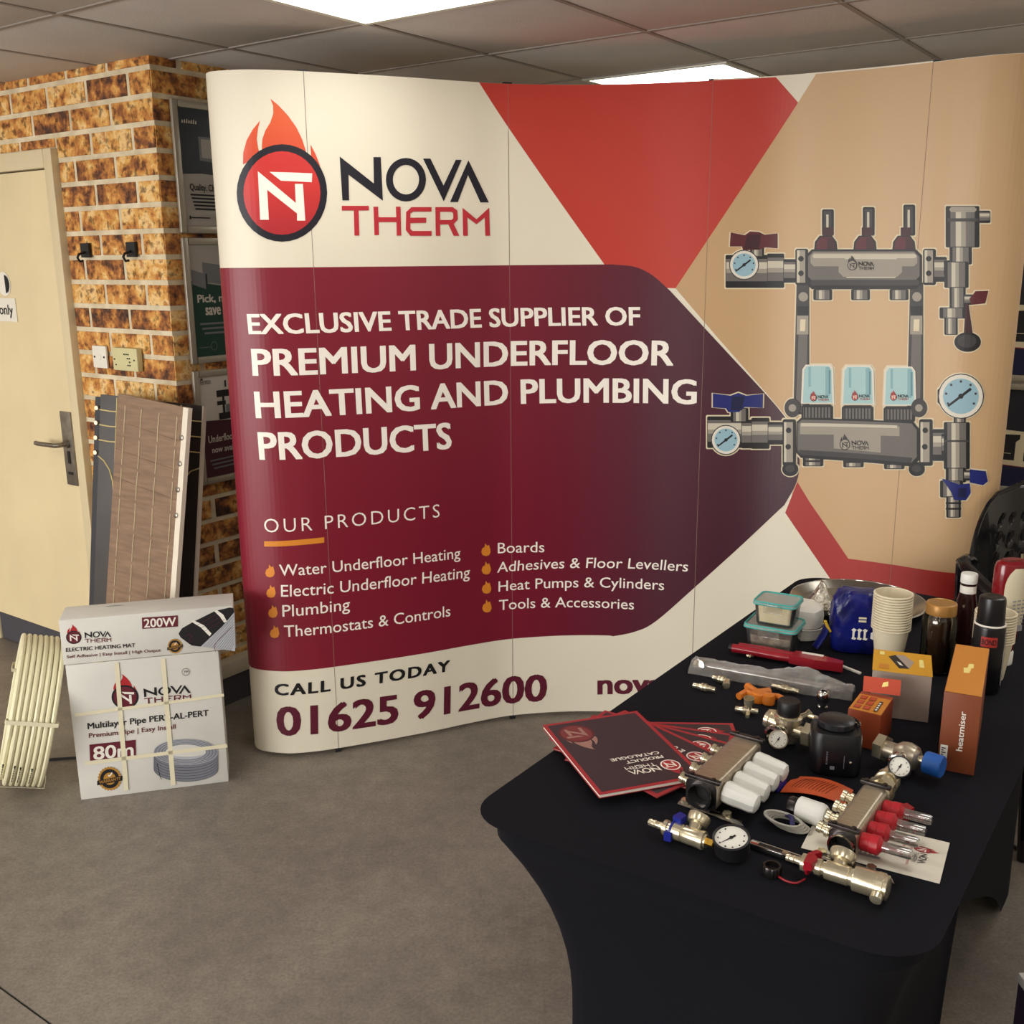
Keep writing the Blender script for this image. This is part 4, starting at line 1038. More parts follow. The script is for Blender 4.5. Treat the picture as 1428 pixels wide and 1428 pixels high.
b.add(vs, [(3, 2, 1, 0), (4, 5, 6, 7), (0, 1, 5, 4), (1, 2, 6, 5), (2, 3, 7, 6), (3, 0, 4, 7)]); mesh_obj('foam_edge', b, m_wedge, t, smooth=False)
for k in range(4):
    p = pl1.pos(w1+.004, 1.135-.088*k, .001); b = MB(); b.lathe([(.009, 0), (.009, .004), (.005, .006)], p, pl1.n, 12); mesh_obj('edge_clip', b, m_steel, t)
# ---- black cable on the floor
m_cable = mat('cable_black', (20,19,21), .5)
P = [onz(u, v, .005) for u, v in ((-60,1066), (0,1063), (40,1061), (85,1058), (120,1056))]
b = MB(); b.tube([Vector((*p, .005)) for p in catmull([(q.x, q.y) for q in P], 6)], .0045, 8)
solo(mesh_obj('power_cable', b, m_cable), 'thin black power cable lying on the floor behind the pipe coil', 'cable', (P[2].x, P[2].y, 0))
# ================================================================== TABLE
TZ = .745
m_cloth = mat('black_stretch_cloth', (13,13,22), .9, rgb2=(10,10,18), scale=200, spec=.25)
TN0, TN1, TB0, TB1 = -.998, -.268, 1.312, 2.965
tc = AB((TN0+TN1)/2, (TB0+TB1)/2, 0)
t = thing('trestle_table', 'small folding table under a black stretch cover with things laid out', 'table', tc, YAW)
TW, TL_ = TN1-TN0, TB1-TB0
def rrect(w, l, r, n=6, skew=0.):
    out = []
    for cx, cy, a0 in ((w/2-r, l/2-r, 0), (-w/2+r, l/2-r, 90), (-w/2+r, -l/2+r, 180), (w/2-r, -l/2+r, 270)):
        for k in range(n+1):
            a = math.radians(a0+90*k/n); x = cx+r*math.cos(a); y = cy+r*math.sin(a)
            if y < 0: y += skew*x
            out.append((x, y))
    # fill the straight sides
    res = []
    for i, p in enumerate(out):
        q = out[(i+1) % len(out)]; res.append(p); d = math.dist(p, q)
        m_ = int(d/.06)
        for k in range(1, m_+1): res.append((p[0]+(q[0]-p[0])*k/(m_+1), p[1]+(q[1]-p[1])*k/(m_+1)))
    return res
levels = [(TZ, -.022), (TZ-.0005, -.012), (TZ-.004, -.004), (TZ-.010, 0), (TZ-.045, 0), (TZ-.052, .004)]
for k in range(1, 15):
    f = k/14; z = (TZ-.052)*(1-f); ins = .098*(1-(1-min(1, f/.55))**2.2); insr = .068*(1-(1-min(1, f/.55))**2.2)
    levels.append((z, .004+ins, .004+insr))
base = rrect(TW, TL_, .085, 8, .055)
b = local(t); vs = []; n = len(base)
for lv_ in levels:
    z, ins = lv_[0], lv_[1]; insr = lv_[-1]
    for x, y in base:
        kx = 1-2*ins/TW; ky = 1-2*ins/TL_
        # the cover stretches between the legs: sides bow inwards, the hem arches
        f = max(0, (TZ-.05-z)/(TZ-.05)); u = y/(TL_/2); w_ = x/(TW/2)
        bow = .03*math.sin(math.pi*min(1, f*1.05))*(1-u*u) if abs(w_) > abs(u) else 0
        bow2 = .012*math.sin(math.pi*min(1, f*1.05))*(1-w_*w_) if abs(u) >= abs(w_) else 0
        zz = z; q_ = min(1, max(0, (y+.17)/.80))
        arch = .42*min(1, q_/.10)**.6*(1-q_)**.75 if abs(w_) > .9 else 0.      # the hem is drawn up between the legs
        if z < .45: zz = z+arch*(1-z/.45)
        kr = 1-2*insr/TW; bow = bow if x < 0 else bow*.3
        vs.append((x*(kr if x > 0 else kx)-math.copysign(bow, x), y*ky-math.copysign(bow2, y), max(zz, .004)))
fs = [tuple(range(n))]
for i in range(len(levels)-1):
    for k in range(n):
        k2 = (k+1) % n; fs.append((i*n+k, i*n+k2, (i+1)*n+k2, (i+1)*n+k))
b.add(vs, fs); cv = mesh_obj('cover', b, m_cloth, t, angle=50)
m_leg = mat('grey_leg', (84,84,88), .4, .6)
for sx in (-1, 1):
    for sy in (-1, 1):
        q = local(t); q.cyl((sx*(TW/2-.19), sy*(TL_/2-.19), 0), (sx*(TW/2-.16), sy*(TL_/2-.16), TZ-.06), .014, seg=12); mesh_obj('leg', q, m_leg, t)
q = local(t); q.box((0, 0, TZ-.035), (TW-.16, TL_-.16, .04)); mesh_obj('table_board', q, m_plain, t, smooth=False)
def tpx(u, v, z=TZ): return onz(u, v, z)
def on(n_, B_, z=TZ): return AB(n_, B_, z)
# shared materials
m_brass = mat('nickel_brass', (222,212,186), .24, .8, rgb2=(206,194,164), scale=25)
m_chrome = mat('chrome', (200,198,194), .12, 1.)
m_satin = mat('satin_steel', (186,174,154), .33, .75, rgb2=(170,158,140), scale=40, stretch=(1,6,1))
m_dmetal = mat('dark_steel', (70,66,66), .3, .9)
m_vwhite = mat('valve_cap_white', (226,226,220), .4)
m_rcap = mat('flow_meter_red', (176,28,40), .4)
m_clear = thin_glass('clear_plastic', (236,234,228), .22, .08, .12)
m_blue = mat('handle_blue', (22,34,128), .35); m_redp = mat('handle_red', (150,18,34), .35)
m_gface = mat('gauge_face', (226,224,214), .5); m_yelbrass = mat('yellow_brass', (190,150,62), .3, .9)
m_hole = mat('bore_dark', (26,24,26), .5, .3)

# ---- catalogues
m_cover = mat('catalogue_cover', (56,44,50), .38); m_cred = mat('catalogue_red', (166,42,50), .4); m_page = mat('catalogue_pages', (224,220,208), .7); m_cwhite = mat('catalogue_white', (236,228,216), .45); m_cfade = mat('catalogue_faded_red', (122,50,50), .42); m_cfade2 = mat('catalogue_faded_tan', (160,120,108), .42); m_cdark = mat('catalogue_ring', (92,34,40), .42)
cats = [(357, (.160, 1.997), .0032), (341, (.166, 2.017), .0032), (326, (.194, 2.030), .0032), (308, (.236, 2.020), .0032), (288, (.258, 1.997), .0075)]
z = TZ+.0006
names = ['at the bottom of the fan, turned furthest', 'second from the bottom of the fan', 'in the middle of the fan', 'second from the top of the fan', 'thickest and topmost, fully visible with large flame print']
for k, (ang, (ox, oy), th) in enumerate(cats):
    th_ = math.radians(ang); ey = Vector((math.cos(th_), math.sin(th_), 0)); ex = Vector((ey.y, -ey.x, 0))
    t = thing('catalogue', 'dark red-bordered product catalogue ' + names[k], 'catalogue', (ox, oy, z), th_-math.pi/2, 'fanned product catalogues')
    q = local(t); q.box((.105, .1485, th/2), (.206, .294, th-.0012)); mesh_obj('page_block', q, m_page, t, smooth=False)
    q = local(t)
    for zz in (th-.0007, .0003): q.box((.105, .1485, zz), (.21, .297, .0006))
    mesh_obj('cover', q, m_cred, t, smooth=False)
    D = DrawAB(Plane(Vector((ox, oy, z+th-.0003)), ex, ey), .0001); D.DL = .00003
    D.poly(m_cover, [(.008, .008), (.202, .008), (.202, .289), (.008, .289)])
    logo(D, lambda x, y: (.105+x*.00017, .088-(y-400)*.00017), m_cfade2, m_cdark, m_cfade, m_cfade2, None, None, words=False)
    lf = lambda x, y: (.022+(x-100)*.000088, .277-(y-128)*.000088)
    logo(D, lf, m_cred, m_cwhite, m_cred, m_cwhite, m_cwhite, m_cwhite)
    D.text(m_cwhite, 'PRODUCT', (.040, .198), (.116, .198), (.040, .209), .03); D.text(m_cwhite, 'CATALOGUE', (.040, .181), (.140, .181), (.040, .192), .03)
    D.done('cover_print', t)
    z += th+.0013
# ---- leaflet under the right manifold
m_paper = mat('paper', (228,222,206), .7)
c0 = tpx(1117,1183); c1 = tpx(1310,1233); exl = (c1-c0).normalized(); 
t = thing('leaflet', 'white landscape leaflet with faint print lying under the red-capped manifold', 'leaflet', (c0.x, c0.y, TZ+.0006), math.atan2(exl.y, exl.x))
q = local(t); q.box((.1065, .065, .0004), (.213, .13, .0006)); mesh_obj('sheet', q, m_paper, t, smooth=False)
D = DrawAB(Plane(Vector((c0.x, c0.y, TZ+.0014)), exl, Vector((-exl.y, exl.x, 0))), .0001); D.DL = .00003
m_faint = mat('faint_pink_print', (198,160,150), .7); m_fg = mat('faint_grey_print', (150,146,150), .7)
logo(D, lambda x, y: (.205-(y-100)*.00006-.0, .042+.03-(x-100)*.000045+.025), m_cred, m_cdark, m_cred, m_cwhite, m_ink, m_fg)
for x, y0, y1 in ((.158, .03, .11), (.146, .05, .10)): D.poly(m_faint, [(x, y0), (x+.004, y0), (x+.004, y1), (x, y1)])
for k in range(6): D.poly(m_fg, [(.07+.008*k, .03), (.074+.008*k, .03), (.074+.008*k, .05+.006*(k % 3)), (.07+.008*k, .05)])
D.poly(m_fg, [(.06, .022), (.12, .024), (.12, .03), (.06, .03)])
D.done('leaflet_print', t)

# ---- manifolds
def manifold(name, label, n_c, b0, b1, W_, H_, ztop, kind):
    t = thing(name, label, 'manifold', on(n_c, (b0+b1)/2), YAW)
    L = b1-b0; zc = ztop-TZ-H_/2
    q = local(t); prof = rrect(W_, H_, .009, 4)
    vs = [(x, y_, zc+z_) for y_ in (-L/2, L/2) for (x, z_) in prof]; m_ = len(prof)
    fs = [(k, (k+1) % m_, m_+(k+1) % m_, m_+k) for k in range(m_)]+[tuple(range(m_, 2*m_))]
    q.add(vs, fs, m_satin)
    # near end plate with a round port
    R0 = min(W_, H_)*.40
    q.lathe([(R0*1.18, .0), (R0*1.18, .010), (R0, .010), (R0, -.02), (.0005, -.02)], (0, -L/2, zc), (0, -1, 0), 32, m_chrome, False)
    bm_ = [(x, -L/2, zc+z_) for (x, z_) in prof]+[(R0*1.1*math.cos(2*math.pi*k/m_), -L/2-.0005, zc+R0*1.1*math.sin(2*math.pi*k/m_)) for k in range(m_)]
    # ring between outline and port, matched by angle
    a_of = lambda p: math.atan2(p[1], p[0]) % (2*math.pi)
    pr = sorted(prof, key=a_of); rv = [(x, -L/2, zc+z_) for x, z_ in pr]+[(R0*1.1*math.cos(a_of(p)), -L/2-.0004, zc+R0*1.1*math.sin(a_of(p))) for p in pr]
    q.add(rv, [(k, (k+1) % m_, m_+(k+1) % m_, m_+k) for k in range(m_)], m_dmetal)
    q.lathe([(R0, 0), (R0*.98, .0005)], (0, -L/2+.018, zc), (0, -1, 0), 24, m_hole)
    mesh_obj('bar', q, None, t)
    for s_ in (-1, 1):
        q = local(t); yb = s_*(L/2+.004) if s_ > 0 else -L/2+.006
        q.box((0, yb, zc+H_/2+.003), (W_*1.15, .010, .006), None, 0, .001)
        for x in (-W_*.35, W_*.35): q.lathe([(.004, 0), (.004, .003)], (x, yb, zc+H_/2+.006), (0, 0, 1), 10)
        mesh_obj('clamp', q, m_dmetal, t)
    # bracket rail lying on the table under the near end
    q = local(t); q.tube([(-.045, -L/2+.012, .003), (.03, -L/2+.010, .003), (.058, -L/2+.006, .004), (.072, -L/2, .006), (.078, -L/2-.012, .006)], .009, 8, None, False, .35); mesh_obj('bracket', q, m_chrome, t)
    for x in (-.034, .045):
        q = local(t); q.hexnut((x, -L/2+.012, .005), (x, -L/2+.012, .012), .008, m_brass); mesh_obj('nut', q, m_brass, t)
    for x in (0,):
        q = local(t); q.box((0, -L/2+.012, (zc-H_/2)/2+.002), (.03, .012, max(.004, zc-H_/2))); q.box((0, L/2-.012, (zc-H_/2)/2+.002), (.03, .012, max(.004, zc-H_/2))); mesh_obj('foot', q, m_dmetal, t, smooth=False)
    ys = [-L/2+.032+(L-.064)*k/3 for k in range(4)] if kind == 'white' else [-L/2+.024+(L-.048)*k/3 for k in range(4)]
    for y in ys:
        q = local(t); x0 = -W_/2
        q.lathe([(.0085, -.002), (.0085, .006), (.011, .007), (.011, .012), (.008, .013), (.008, .018), (.010, .019), (.010, .026), (.006, .026), (.006, .018)], (x0, y, zc-.001), (-1, 0, .22), 16, m_brass); mesh_obj('outlet', q, None, t)
        if kind == 'white':
            q = local(t); q.lathe([(.0165, 0), (.0195, .003), (.0195, .022), (.0185, .030), (.0180, .052), (.0155, .060), (.010, .063)], (W_/2+.001, y, zc+.002), (1, 0, -.12), 36, None, True, .045, 9); mesh_obj('thermostatic_cap', q, m_vwhite, t)
        else:
            q = local(t); q.lathe([(.0135, 0), (.0145, .002), (.0145, .014), (.0155, .015), (.0155, .028), (.012, .030), (.008, .034), (.0075, .040)], (W_/2+.001, y, zc+.002), (1, 0, .03), 24, None, True, .03, 8); mt = mesh_obj('flow_meter_base', q, m_rcap, t)
            q = local(t); q.lathe([(.0085, .034), (.0085, .074), (.0070, .078), (.002, .078)], (W_/2+.001, y, zc+.002), (1, 0, .03), 20); mesh_obj('sight_tube', q, m_clear, t)
            q = local(t); q.lathe([(.003, .036), (.003, .058), (.0055, .060), (.0055, .064), (.002, .065)], (W_/2+.001, y, zc+.002), (1, 0, .03), 12); mesh_obj('indicator', q, m_redp, t)
    return t, zc, L
def dial(t, c, ax, r, body=.022, mb=None, mr=None, name='gauge', big=False):
    c = Vector(c); ax = Vector(ax).normalized()
    q = local(t); q.lathe([(r*.7, -body), (r, -body*.75), (r, 0), (r*1.06, .001), (r*1.06, .005), (r*.94, .006), (r*.92, .002)], c, ax, 36, mb or m_black, True); g_ = mesh_obj(name, q, None, t)
    q = local(t); q.lathe([(r*.93, .0022), (r*.93, .0032)], c, ax, 32); mesh_obj('gauge_face', q, m_gface, g_)
    e1 = ax.cross(Vector((0, 0, 1)) if abs(ax.z) < .9 else Vector((0, 1, 0))).normalized(); e2 = ax.cross(e1)
    q = local(t); o_ = c+ax*.0040
    d1 = (e1*.5+e2*.86).normalized(); d2 = ax.cross(d1)
    q.add([o_+d1*r*.75, o_-d1*r*.3+d2*r*.06, o_-d1*r*.3-d2*r*.06], [(0, 1, 2)]); q.add([o_+d1*r*.75+ax*.0006, o_-d1*r*.3+d2*r*.06+ax*.0006, o_-d1*r*.3-d2*r*.06+ax*.0006], [(0, 1, 2)])
    q.lathe([(r*.11, 0), (r*.09, .0015)], o_, ax, 12)
    for k in range(9):
        a_ = math.radians(-40+32*k); p = o_+e1*(r*.74*math.cos(a_))+e2*(r*.74*math.sin(a_)); q.lathe([(r*.05, -.0004), (r*.05, .0002)], p, ax, 6)
    mesh_obj('gauge_needle', q, m_ink, g_)
    return g_
tL, zL, LL = manifold('manifold', 'steel manifold bar with four white thermostatic caps beside the catalogues', -.678, 1.515, 1.712, .058, .050, TZ+.062, 'white')
q = local(tL); q.lathe([(.020, 0), (.020, .006), (.016, .007), (.016, .02)], (0, LL/2, zL), (0, 1, 0), 24); mesh_obj('end_union', q, m_chrome, tL)
q = local(tL); q.prism([(.045, .06), (.085, .045), (.09, .075), (.05, .085)], .002, .03); mesh_obj('lever', q, m_blue, tL, smooth=False)
tR, zR, LR = manifold('manifold', 'steel manifold bar with four red flow meters and clear sight tubes', -.424, 1.492, 1.662, .044, .046, TZ+.064, 'red')
q = local(tR)
q.lathe([(.019, 0), (.019, .006), (.022, .007), (.022, .020), (.018, .021), (.018, .034)], (0, LR/2, zR), (0, 1, 0), 24, m_brass)
q.hexnut((0, LR/2+.034, zR), (0, LR/2+.052, zR), .024, m_brass)
q.lathe([(.017, .052), (.017, .066), (.021, .067), (.021, .085), (.016, .086), (.016, .11)], (0, LR/2, zR), (0, 1, 0), 24, m_brass)
mesh_obj('union', q, None, tR)
dial(tR, (.016, LR/2+.090, zR+.026), (.25, -.75, .62), .0185, .012, m_black)
q = local(tR); q.prism([(.032, LR/2+.018), (.05, LR/2+.005), (.06, LR/2+.03), (.045, LR/2+.04)], .01, .03); q.cyl((.018, LR/2+.02, .03), (.04, LR/2+.022, .026), .005); mesh_obj('lever', q, m_redp, tR, smooth=False)
t = thing('isolation_valve', 'chrome isolation valve with hexagon nut and blue protective cap beyond the red-capped manifold', 'valve', on(-.425, 1.868), YAW)
q = local(t); q.hexnut((-.055, .01, .036), (-.038, .006, .036), .026, m_brass); q.lathe([(.016, 0), (.016, .02), (.024, .03), (.026, .045), (.022, .06), (.014, .066)], (-.040, .006, .036), (1, -.15, .0), 24, m_satin); q.lathe([(.018, 0), (.020, .008), (.020, .02), (.017, .022)], (-.005, -.022, .034), (0, -1, 0), 24, m_chrome); q.lathe([(.009, 0), (.009, .022)], (.02, -.003, .036), (1, -.15, 0), 16, m_brass)
q.box((0, 0, .005), (.03, .02, .01), m_dmetal)
mesh_obj('valve_body', q, None, t)
q = local(t); q.lathe([(.020, 0), (.021, .002), (.021, .030), (.019, .032)], (.036, -.006, .036), (1, -.15, 0), 32, None, True, .008, 24); mesh_obj('protective_cap', q, mat('cap_blue', (34,92,176), .45), t)
# ---- gauge assembly lying in front of the white-capped manifold
p0 = tpx(905,1160); p1 = tpx(996,1192); dv = p1-p0; ang = math.atan2(dv.y, dv.x)
t = thing('drain_valve', 'brass drain valve with blue lever and hose tail lying in front of the catalogues', 'valve', (p0.x, p0.y, TZ), ang)
zc = .019; q = local(t)
q.lathe([(.0055, 0), (.0065, .004), (.0055, .006), (.0065, .012), (.0055, .014), (.0065, .022), (.0065, .028), (.013, .029), (.013, .036), (.011, .037), (.012, .046), (.0145, .047), (.0145, .062), (.013, .063), (.0145, .066), (.0145, .094), (.0155, .095), (.0155, .102), (.011, .103), (.011, .106)], (0, 0, zc), (1, 0, 0), 20, m_brass)
q.lathe([(.011, 0), (.011, .014), (.017, .015), (.019, .022), (.019, .03), (.015, .031), (.013, .024)], (.078, .008, zc+.004), (0, .8, .6), 20, m_brass)
mesh_obj('valve_body', q, None, t)
q = local(t); q.prism([(.042, .004), (.058, .0), (.060, .018), (.046, .022)], zc+.012, zc+.024); q.torus((.045, 0, zc), (1, 0, 0), .0135, .0028, 20, 6); q.prism([(.038, -.020), (.05, -.018), (.05, -.008), (.038, -.010)], zc-.012, zc+.004); mesh_obj('lever', q, m_blue, t)
q = local(t); q.lathe([(.007, .103), (.007, .118)], (0, 0, zc), (1, 0, 0), 4); mesh_obj('adaptor', q, m_yelbrass, t, smooth=False)
dial(t, (.146, .006, .034), (.0, -.25, .97), .0285, .030, m_black)
p0 = tpx(1050,1182); p1 = tpx(1132,1210); dv = p1-p0; ang = math.atan2(dv.y, dv.x)
t = thing('bracket_rail', 'flat chrome bracket rail lying between the round gauge and the red-capped manifold', 'bracket', (p0.x, p0.y, TZ), ang)
q = local(t); q.box((.045, 0, .006), (.10, .016, .010), m_chrome, 0, .002); q.box((.03, 0, .0112), (.04, .007, .001), m_hole); q.box((.075, 0, .0112), (.03, .007, .001), m_hole); mesh_obj('rail', q, None, t)
q = local(t); q.lathe([(.006, 0), (.006, .006)], (.09, 0, .011), (0, 0, 1), 6); mesh_obj('bolt', q, m_brass, t, smooth=False)
# ---- red valve assembly with air vent
p0 = tpx(1096,1212); p1 = tpx(1240,1258); dv = p1-p0; ang = math.atan2(dv.y, dv.x)
t = thing('air_vent_valve', 'brass air vent and drain valve with red lever lying at the front of the table', 'valve', (p0.x, p0.y, TZ), ang)
zc = .022; q = local(t)
q.lathe([(.0055, 0), (.0065, .004), (.0055, .006), (.0065, .012), (.0055, .014), (.0065, .020), (.0065, .024), (.0135, .025), (.0135, .033), (.010, .034), (.010, .046), (.013, .047), (.013, .056), (.0105, .057), (.0105, .062), (.015, .063), (.015, .098), (.0135, .099), (.0135, .104), (.019, .106), (.0195, .108), (.0195, .140), (.021, .141), (.021, .150), (.019, .151), (.019, .156), (.014, .158)], (0, 0, zc), (1, 0, 0), 28, m_brass)
q.lathe([(.011, 0), (.011, .012), (.018, .013), (.020, .020), (.020, .028), (.016, .029), (.014, .022)], (.080, .006, zc+.004), (0, .85, .55), 20, m_brass)
q.lathe([(.006, 0), (.006, .010), (.009, .011), (.009, .02), (.007, .021)], (.146, -.012, zc), (0, -1, -.3), 14, m_brass)
mesh_obj('valve_body', q, None, t)
q = local(t); q.prism([(.034, -.024), (.046, -.022), (.050, -.004), (.042, .006), (.050, .018), (.040, .020), (.032, .004)], zc+.002, zc+.016); q.torus((.036, 0, zc), (1, 0, 0), .0145, .003, 20, 6); mesh_obj('lever', q, m_redp, t)
q = local(t); q.tube(catmull([(.036, -.014), (.028, -.034), (.012, -.037), (-.004, -.034)], 5) and [Vector((p.x, p.y, .004)) for p in catmull([(.036, -.016), (.028, -.034), (.012, -.037), (-.004, -.030)], 5)], .0016, 6); mesh_obj('cap_strap', q, m_redp, t)
q = local(t); q.lathe([(.0145, 0), (.0150, .002), (.0150, .014), (.0140, .016), (.011, .016), (.011, .008), (.001, .008)], (-.014, -.026, .0005), (0, 0, 1), 32, None, True, .03, 16); mesh_obj('dust_cap', q, m_dmetal, t)
# ================================================================== MORE THINGS ON THE TABLE
def box_thing(name, label, bl, br, h, d, m, z=TZ, bev=.0015, ang=None):
    a = onz(*bl, z); c = onz(*br, z); e = (c-a); w = e.length; e.normalize()
    if ang is not None: e = Vector((math.cos(ang), math.sin(ang), 0))
    nn = Vector((e.y, -e.x, 0))
    t = thing(name, label, 'box', a+e*w/2-nn*d/2, math.atan2(e.y, e.x))
    q = local(t); q.box((0, 0, h/2), (w, d, h), None, 0, bev); mesh_obj('carton_body', q, m, t)
    fr = Plane(a+nn*.0004, e, ZX); tp = Plane(a+ZX*(h+.0004), e, -nn); rt = Plane(a+e*(w+.0004), -nn, ZX)
    return t, fr, tp, rt, w
m_or1 = mat('box_orange', (206,132,42), .42); m_or2 = mat('box_brown_orange', (128,66,38), .45); m_yel2 = mat('box_yellow', (216,158,30), .42); m_rust = mat('box_rust', (156,70,40), .45); m_gcard = mat('grey_card', (168,152,140), .7); m_redor = mat('box_red_orange', (190,74,48), .45); m_pale = mat('print_pale_yellow', (244,226,140), .5)
# tall box with its name up the side
t, fr, tp, rt, w = box_thing('product_box', 'long orange and brown box with white sideways lettering beside the spray can', (1306,1072), (1358,1080), .158, .27, m_or2, ang=math.radians(-27))
D = DrawAB(tp, .0002); D.poly(m_or1, [(0.001, 0.001), (w-.001, .001), (w-.001, .269), (.001, .269)])
D.poly(m_pale, [(.026, .11), (.036, .112), (.038, .14), (.042, .142), (.041, .165), (.032, .163), (.031, .14), (.024, .138)]); D.done('top_print', t)
D = DrawAB(fr, .0002); D.text(m_pwht, 'heatmiser', (.041, .045), (.041, .125), (.030, .045), .012); D.poly(m_pwht, [(.003, .006), (.016, .006), (.016, .052), (.003, .052)])
for k in range(9): D.poly(m_pblk, [(.005, .009+.0045*k), (.009 if k % 2 else .0125, .009+.0045*k), (.009 if k % 2 else .0125, .011+.0045*k), (.005, .011+.0045*k)])
D.done('front_print', t)
# yellow box with its open grey back
t, fr, tp, rt, w = box_thing('product_box', 'yellow topped thermostat box with plain grey front standing before the paper cups', (1212,997), (1294,1008), .102, .125, m_gcard)
D = DrawAB(tp, .0002); D.poly(m_yel2, [(-.001, -.001), (w+.001, -.001), (w+.001, .126), (-.001, .126)])
D.poly(m_pblk, [(.030, 0.090), (.044, 0.104), (.072, 0.029), (.052, 0.026)]); D.poly(m_gcard, [(.044, 0.104), (.062, 0.107), (.082, 0.072), (.072, 0.029)]); D.poly(m_pwht, [(.047, 0.065), (.053, 0.061), (.060, 0.043), (.053, 0.046)])
D.poly(m_pale, [(.012, 0.096), (.022, 0.096), (.022, 0.116), (.012, 0.116)]); D.poly(m_pale, [(.092, 0.043), (.102, 0.043), (.100, 0.090), (.092, 0.090)]); D.poly(m_or1, [(.012, 0.014), (.032, 0.014), (.032, 0.041), (.012, 0.041)])
D.done('top_print', t)
# two small orange boxes in front of it
t, fr, tp, rt, w = box_thing('product_box', 'small rust orange box with tiled top pattern in front of the yellow box', (1179,1037), (1224,1049), .076, .102, m_rust, ang=math.radians(-33))
D = DrawAB(tp, .0002); D.poly(m_or1, [(.001, .001), (w-.001, .001), (w-.001, .084), (.001, .084)])
for i in range(2):
    for j in range(3): D.poly(m_rust, [(.006+.018*i, .010+.024*j), (.020+.018*i, .010+.024*j), (.020+.018*i, .030+.024*j), (.006+.018*i, .030+.024*j)])
for i in range(2):
    for j in range(3): D.poly(m_redor, [(.009+.018*i, .013+.024*j), (.018+.018*i, .013+.024*j), (.018+.018*i, .027+.024*j), (.009+.018*i, .027+.024*j)])
D.poly(m_pblk, [(.046, .010), (.053, .010), (.053, .062), (.046, .062)])
for k in range(4): D.poly(m_pwht, [(.0475, .014+.011*k), (.0515, .014+.011*k), (.0515, .021+.011*k), (.0475, .021+.011*k)])
D.done('top_print', t)
a = onz(1206,965,TZ+.077); 
e = Vector((math.cos(math.radians(-20)), math.sin(math.radians(-20)), 0)); nn = Vector((e.y, -e.x, 0))
t = thing('box_lid', 'red orange box flap propped up against the yellow box', 'box', a+e*.032-nn*.0+ZX*.001, math.radians(-20))
q = local(t); lid = [(-.036, 0, 0), (.036, 0, 0), (.036, .020, .026), (-.036, .020, .026)]
q.add(lid+[(x, y+.002, z-.0015 if z > 0 else z) for x, y, z in lid], [(0, 1, 2, 3), (7, 6, 5, 4), (0, 4, 5, 1), (1, 5, 6, 2), (2, 6, 7, 3), (3, 7, 4, 0)]); mesh_obj('flap', q, m_redor, t, smooth=False)
q = local(t); q.add([(.0, .008, .0110), (.012, .010, .0137), (.012, .016, .0215), (.002, .014, .0189)], [(0, 1, 2, 3)]); mesh_obj('flap_print', q, m_pale, t, smooth=False)
# ---- paper cups
m_cup = mat('paper_cup', (222,210,182), .6)
cup_parts = None
def cup(p, k, label, group, first):
    z = TZ+.0005+.0064*k
    t = thing('paper_cup', label, 'cup', (p.x, p.y, z), 0., group)
    if first is None:
        q = local(t); q.lathe([(.029, 0), (.0295, .001), (.0415, .092), (.0405, .092), (.0285, .003), (.001, .003)], (0, 0, 0), (0, 0, 1), 32); A_ = mesh_obj('cup_wall', q, m_cup, t)
        q = local(t); q.torus((0, 0, .0925), (0, 0, 1), .0428, .0025, 36, 8); B_ = mesh_obj('rolled_rim', q, m_cup, t)
        return (A_, B_)
    for s_ in first:
        c = bpy.data.objects.new(s_.name.split('.')[0], s_.data); COL.objects.link(c); c.parent = t
    return first
pc = onz(1255, 828, .906); cp = None
c1 = Vector((.895, 2.305, 0)); c2 = Vector((1.100, 2.222, 0))
for k in range(14): cp = cup(c1, k, 'white paper cup in the tall nested stack between sugar bag and coffee jar', 'paper cups in the stack by the coffee jar', cp)
for k in range(11): cp = cup(c2, k, 'white paper cup in the nested stack behind the spray can', 'paper cups in the stack behind the spray can', cp)
# ---- coffee jar
m_glass = thin_glass('jar_glass', (232,226,214), .03, .05); m_coffee = mat('coffee_granules', (52,34,26), .8, rgb2=(78,54,40), scale=220, bump=.6, bscale=250); m_goldlid = mat('gold_lid', (168,122,62), .38, .3)
pj = Vector((.992, 2.262, TZ+.0005))
t = thing('coffee_jar', 'glass jar of dark coffee granules with a gold screw lid', 'jar', pj)
q = local(t); sq = lambda r: r
q.lathe([(.034, 0), (.038, .004), (.039, .012), (.039, .125), (.036, .138), (.031, .146), (.031, .150), (.0295, .150), (.0295, .146), (.0345, .137), (.0375, .124), (.0375, .012), (.033, .004), (.001, .004)], (0, 0, 0), (0, 0, 1), 40); mesh_obj('glass_body', q, m_glass, t)
q = local(t); q.lathe([(.032, .005), (.0368, .013), (.0368, .118), (.030, .128), (.01, .130)], (0, 0, 0), (0, 0, 1), 32); mesh_obj('coffee', q, m_coffee, t)
q = local(t); q.lathe([(.034, .142), (.0345, .144), (.0345, .164), (.033, .167), (.030, .1685), (.028, .1665), (.001, .1665)], (0, 0, 0), (0, 0, 1), 48, None, True, .008, 40); mesh_obj('lid', q, m_goldlid, t)
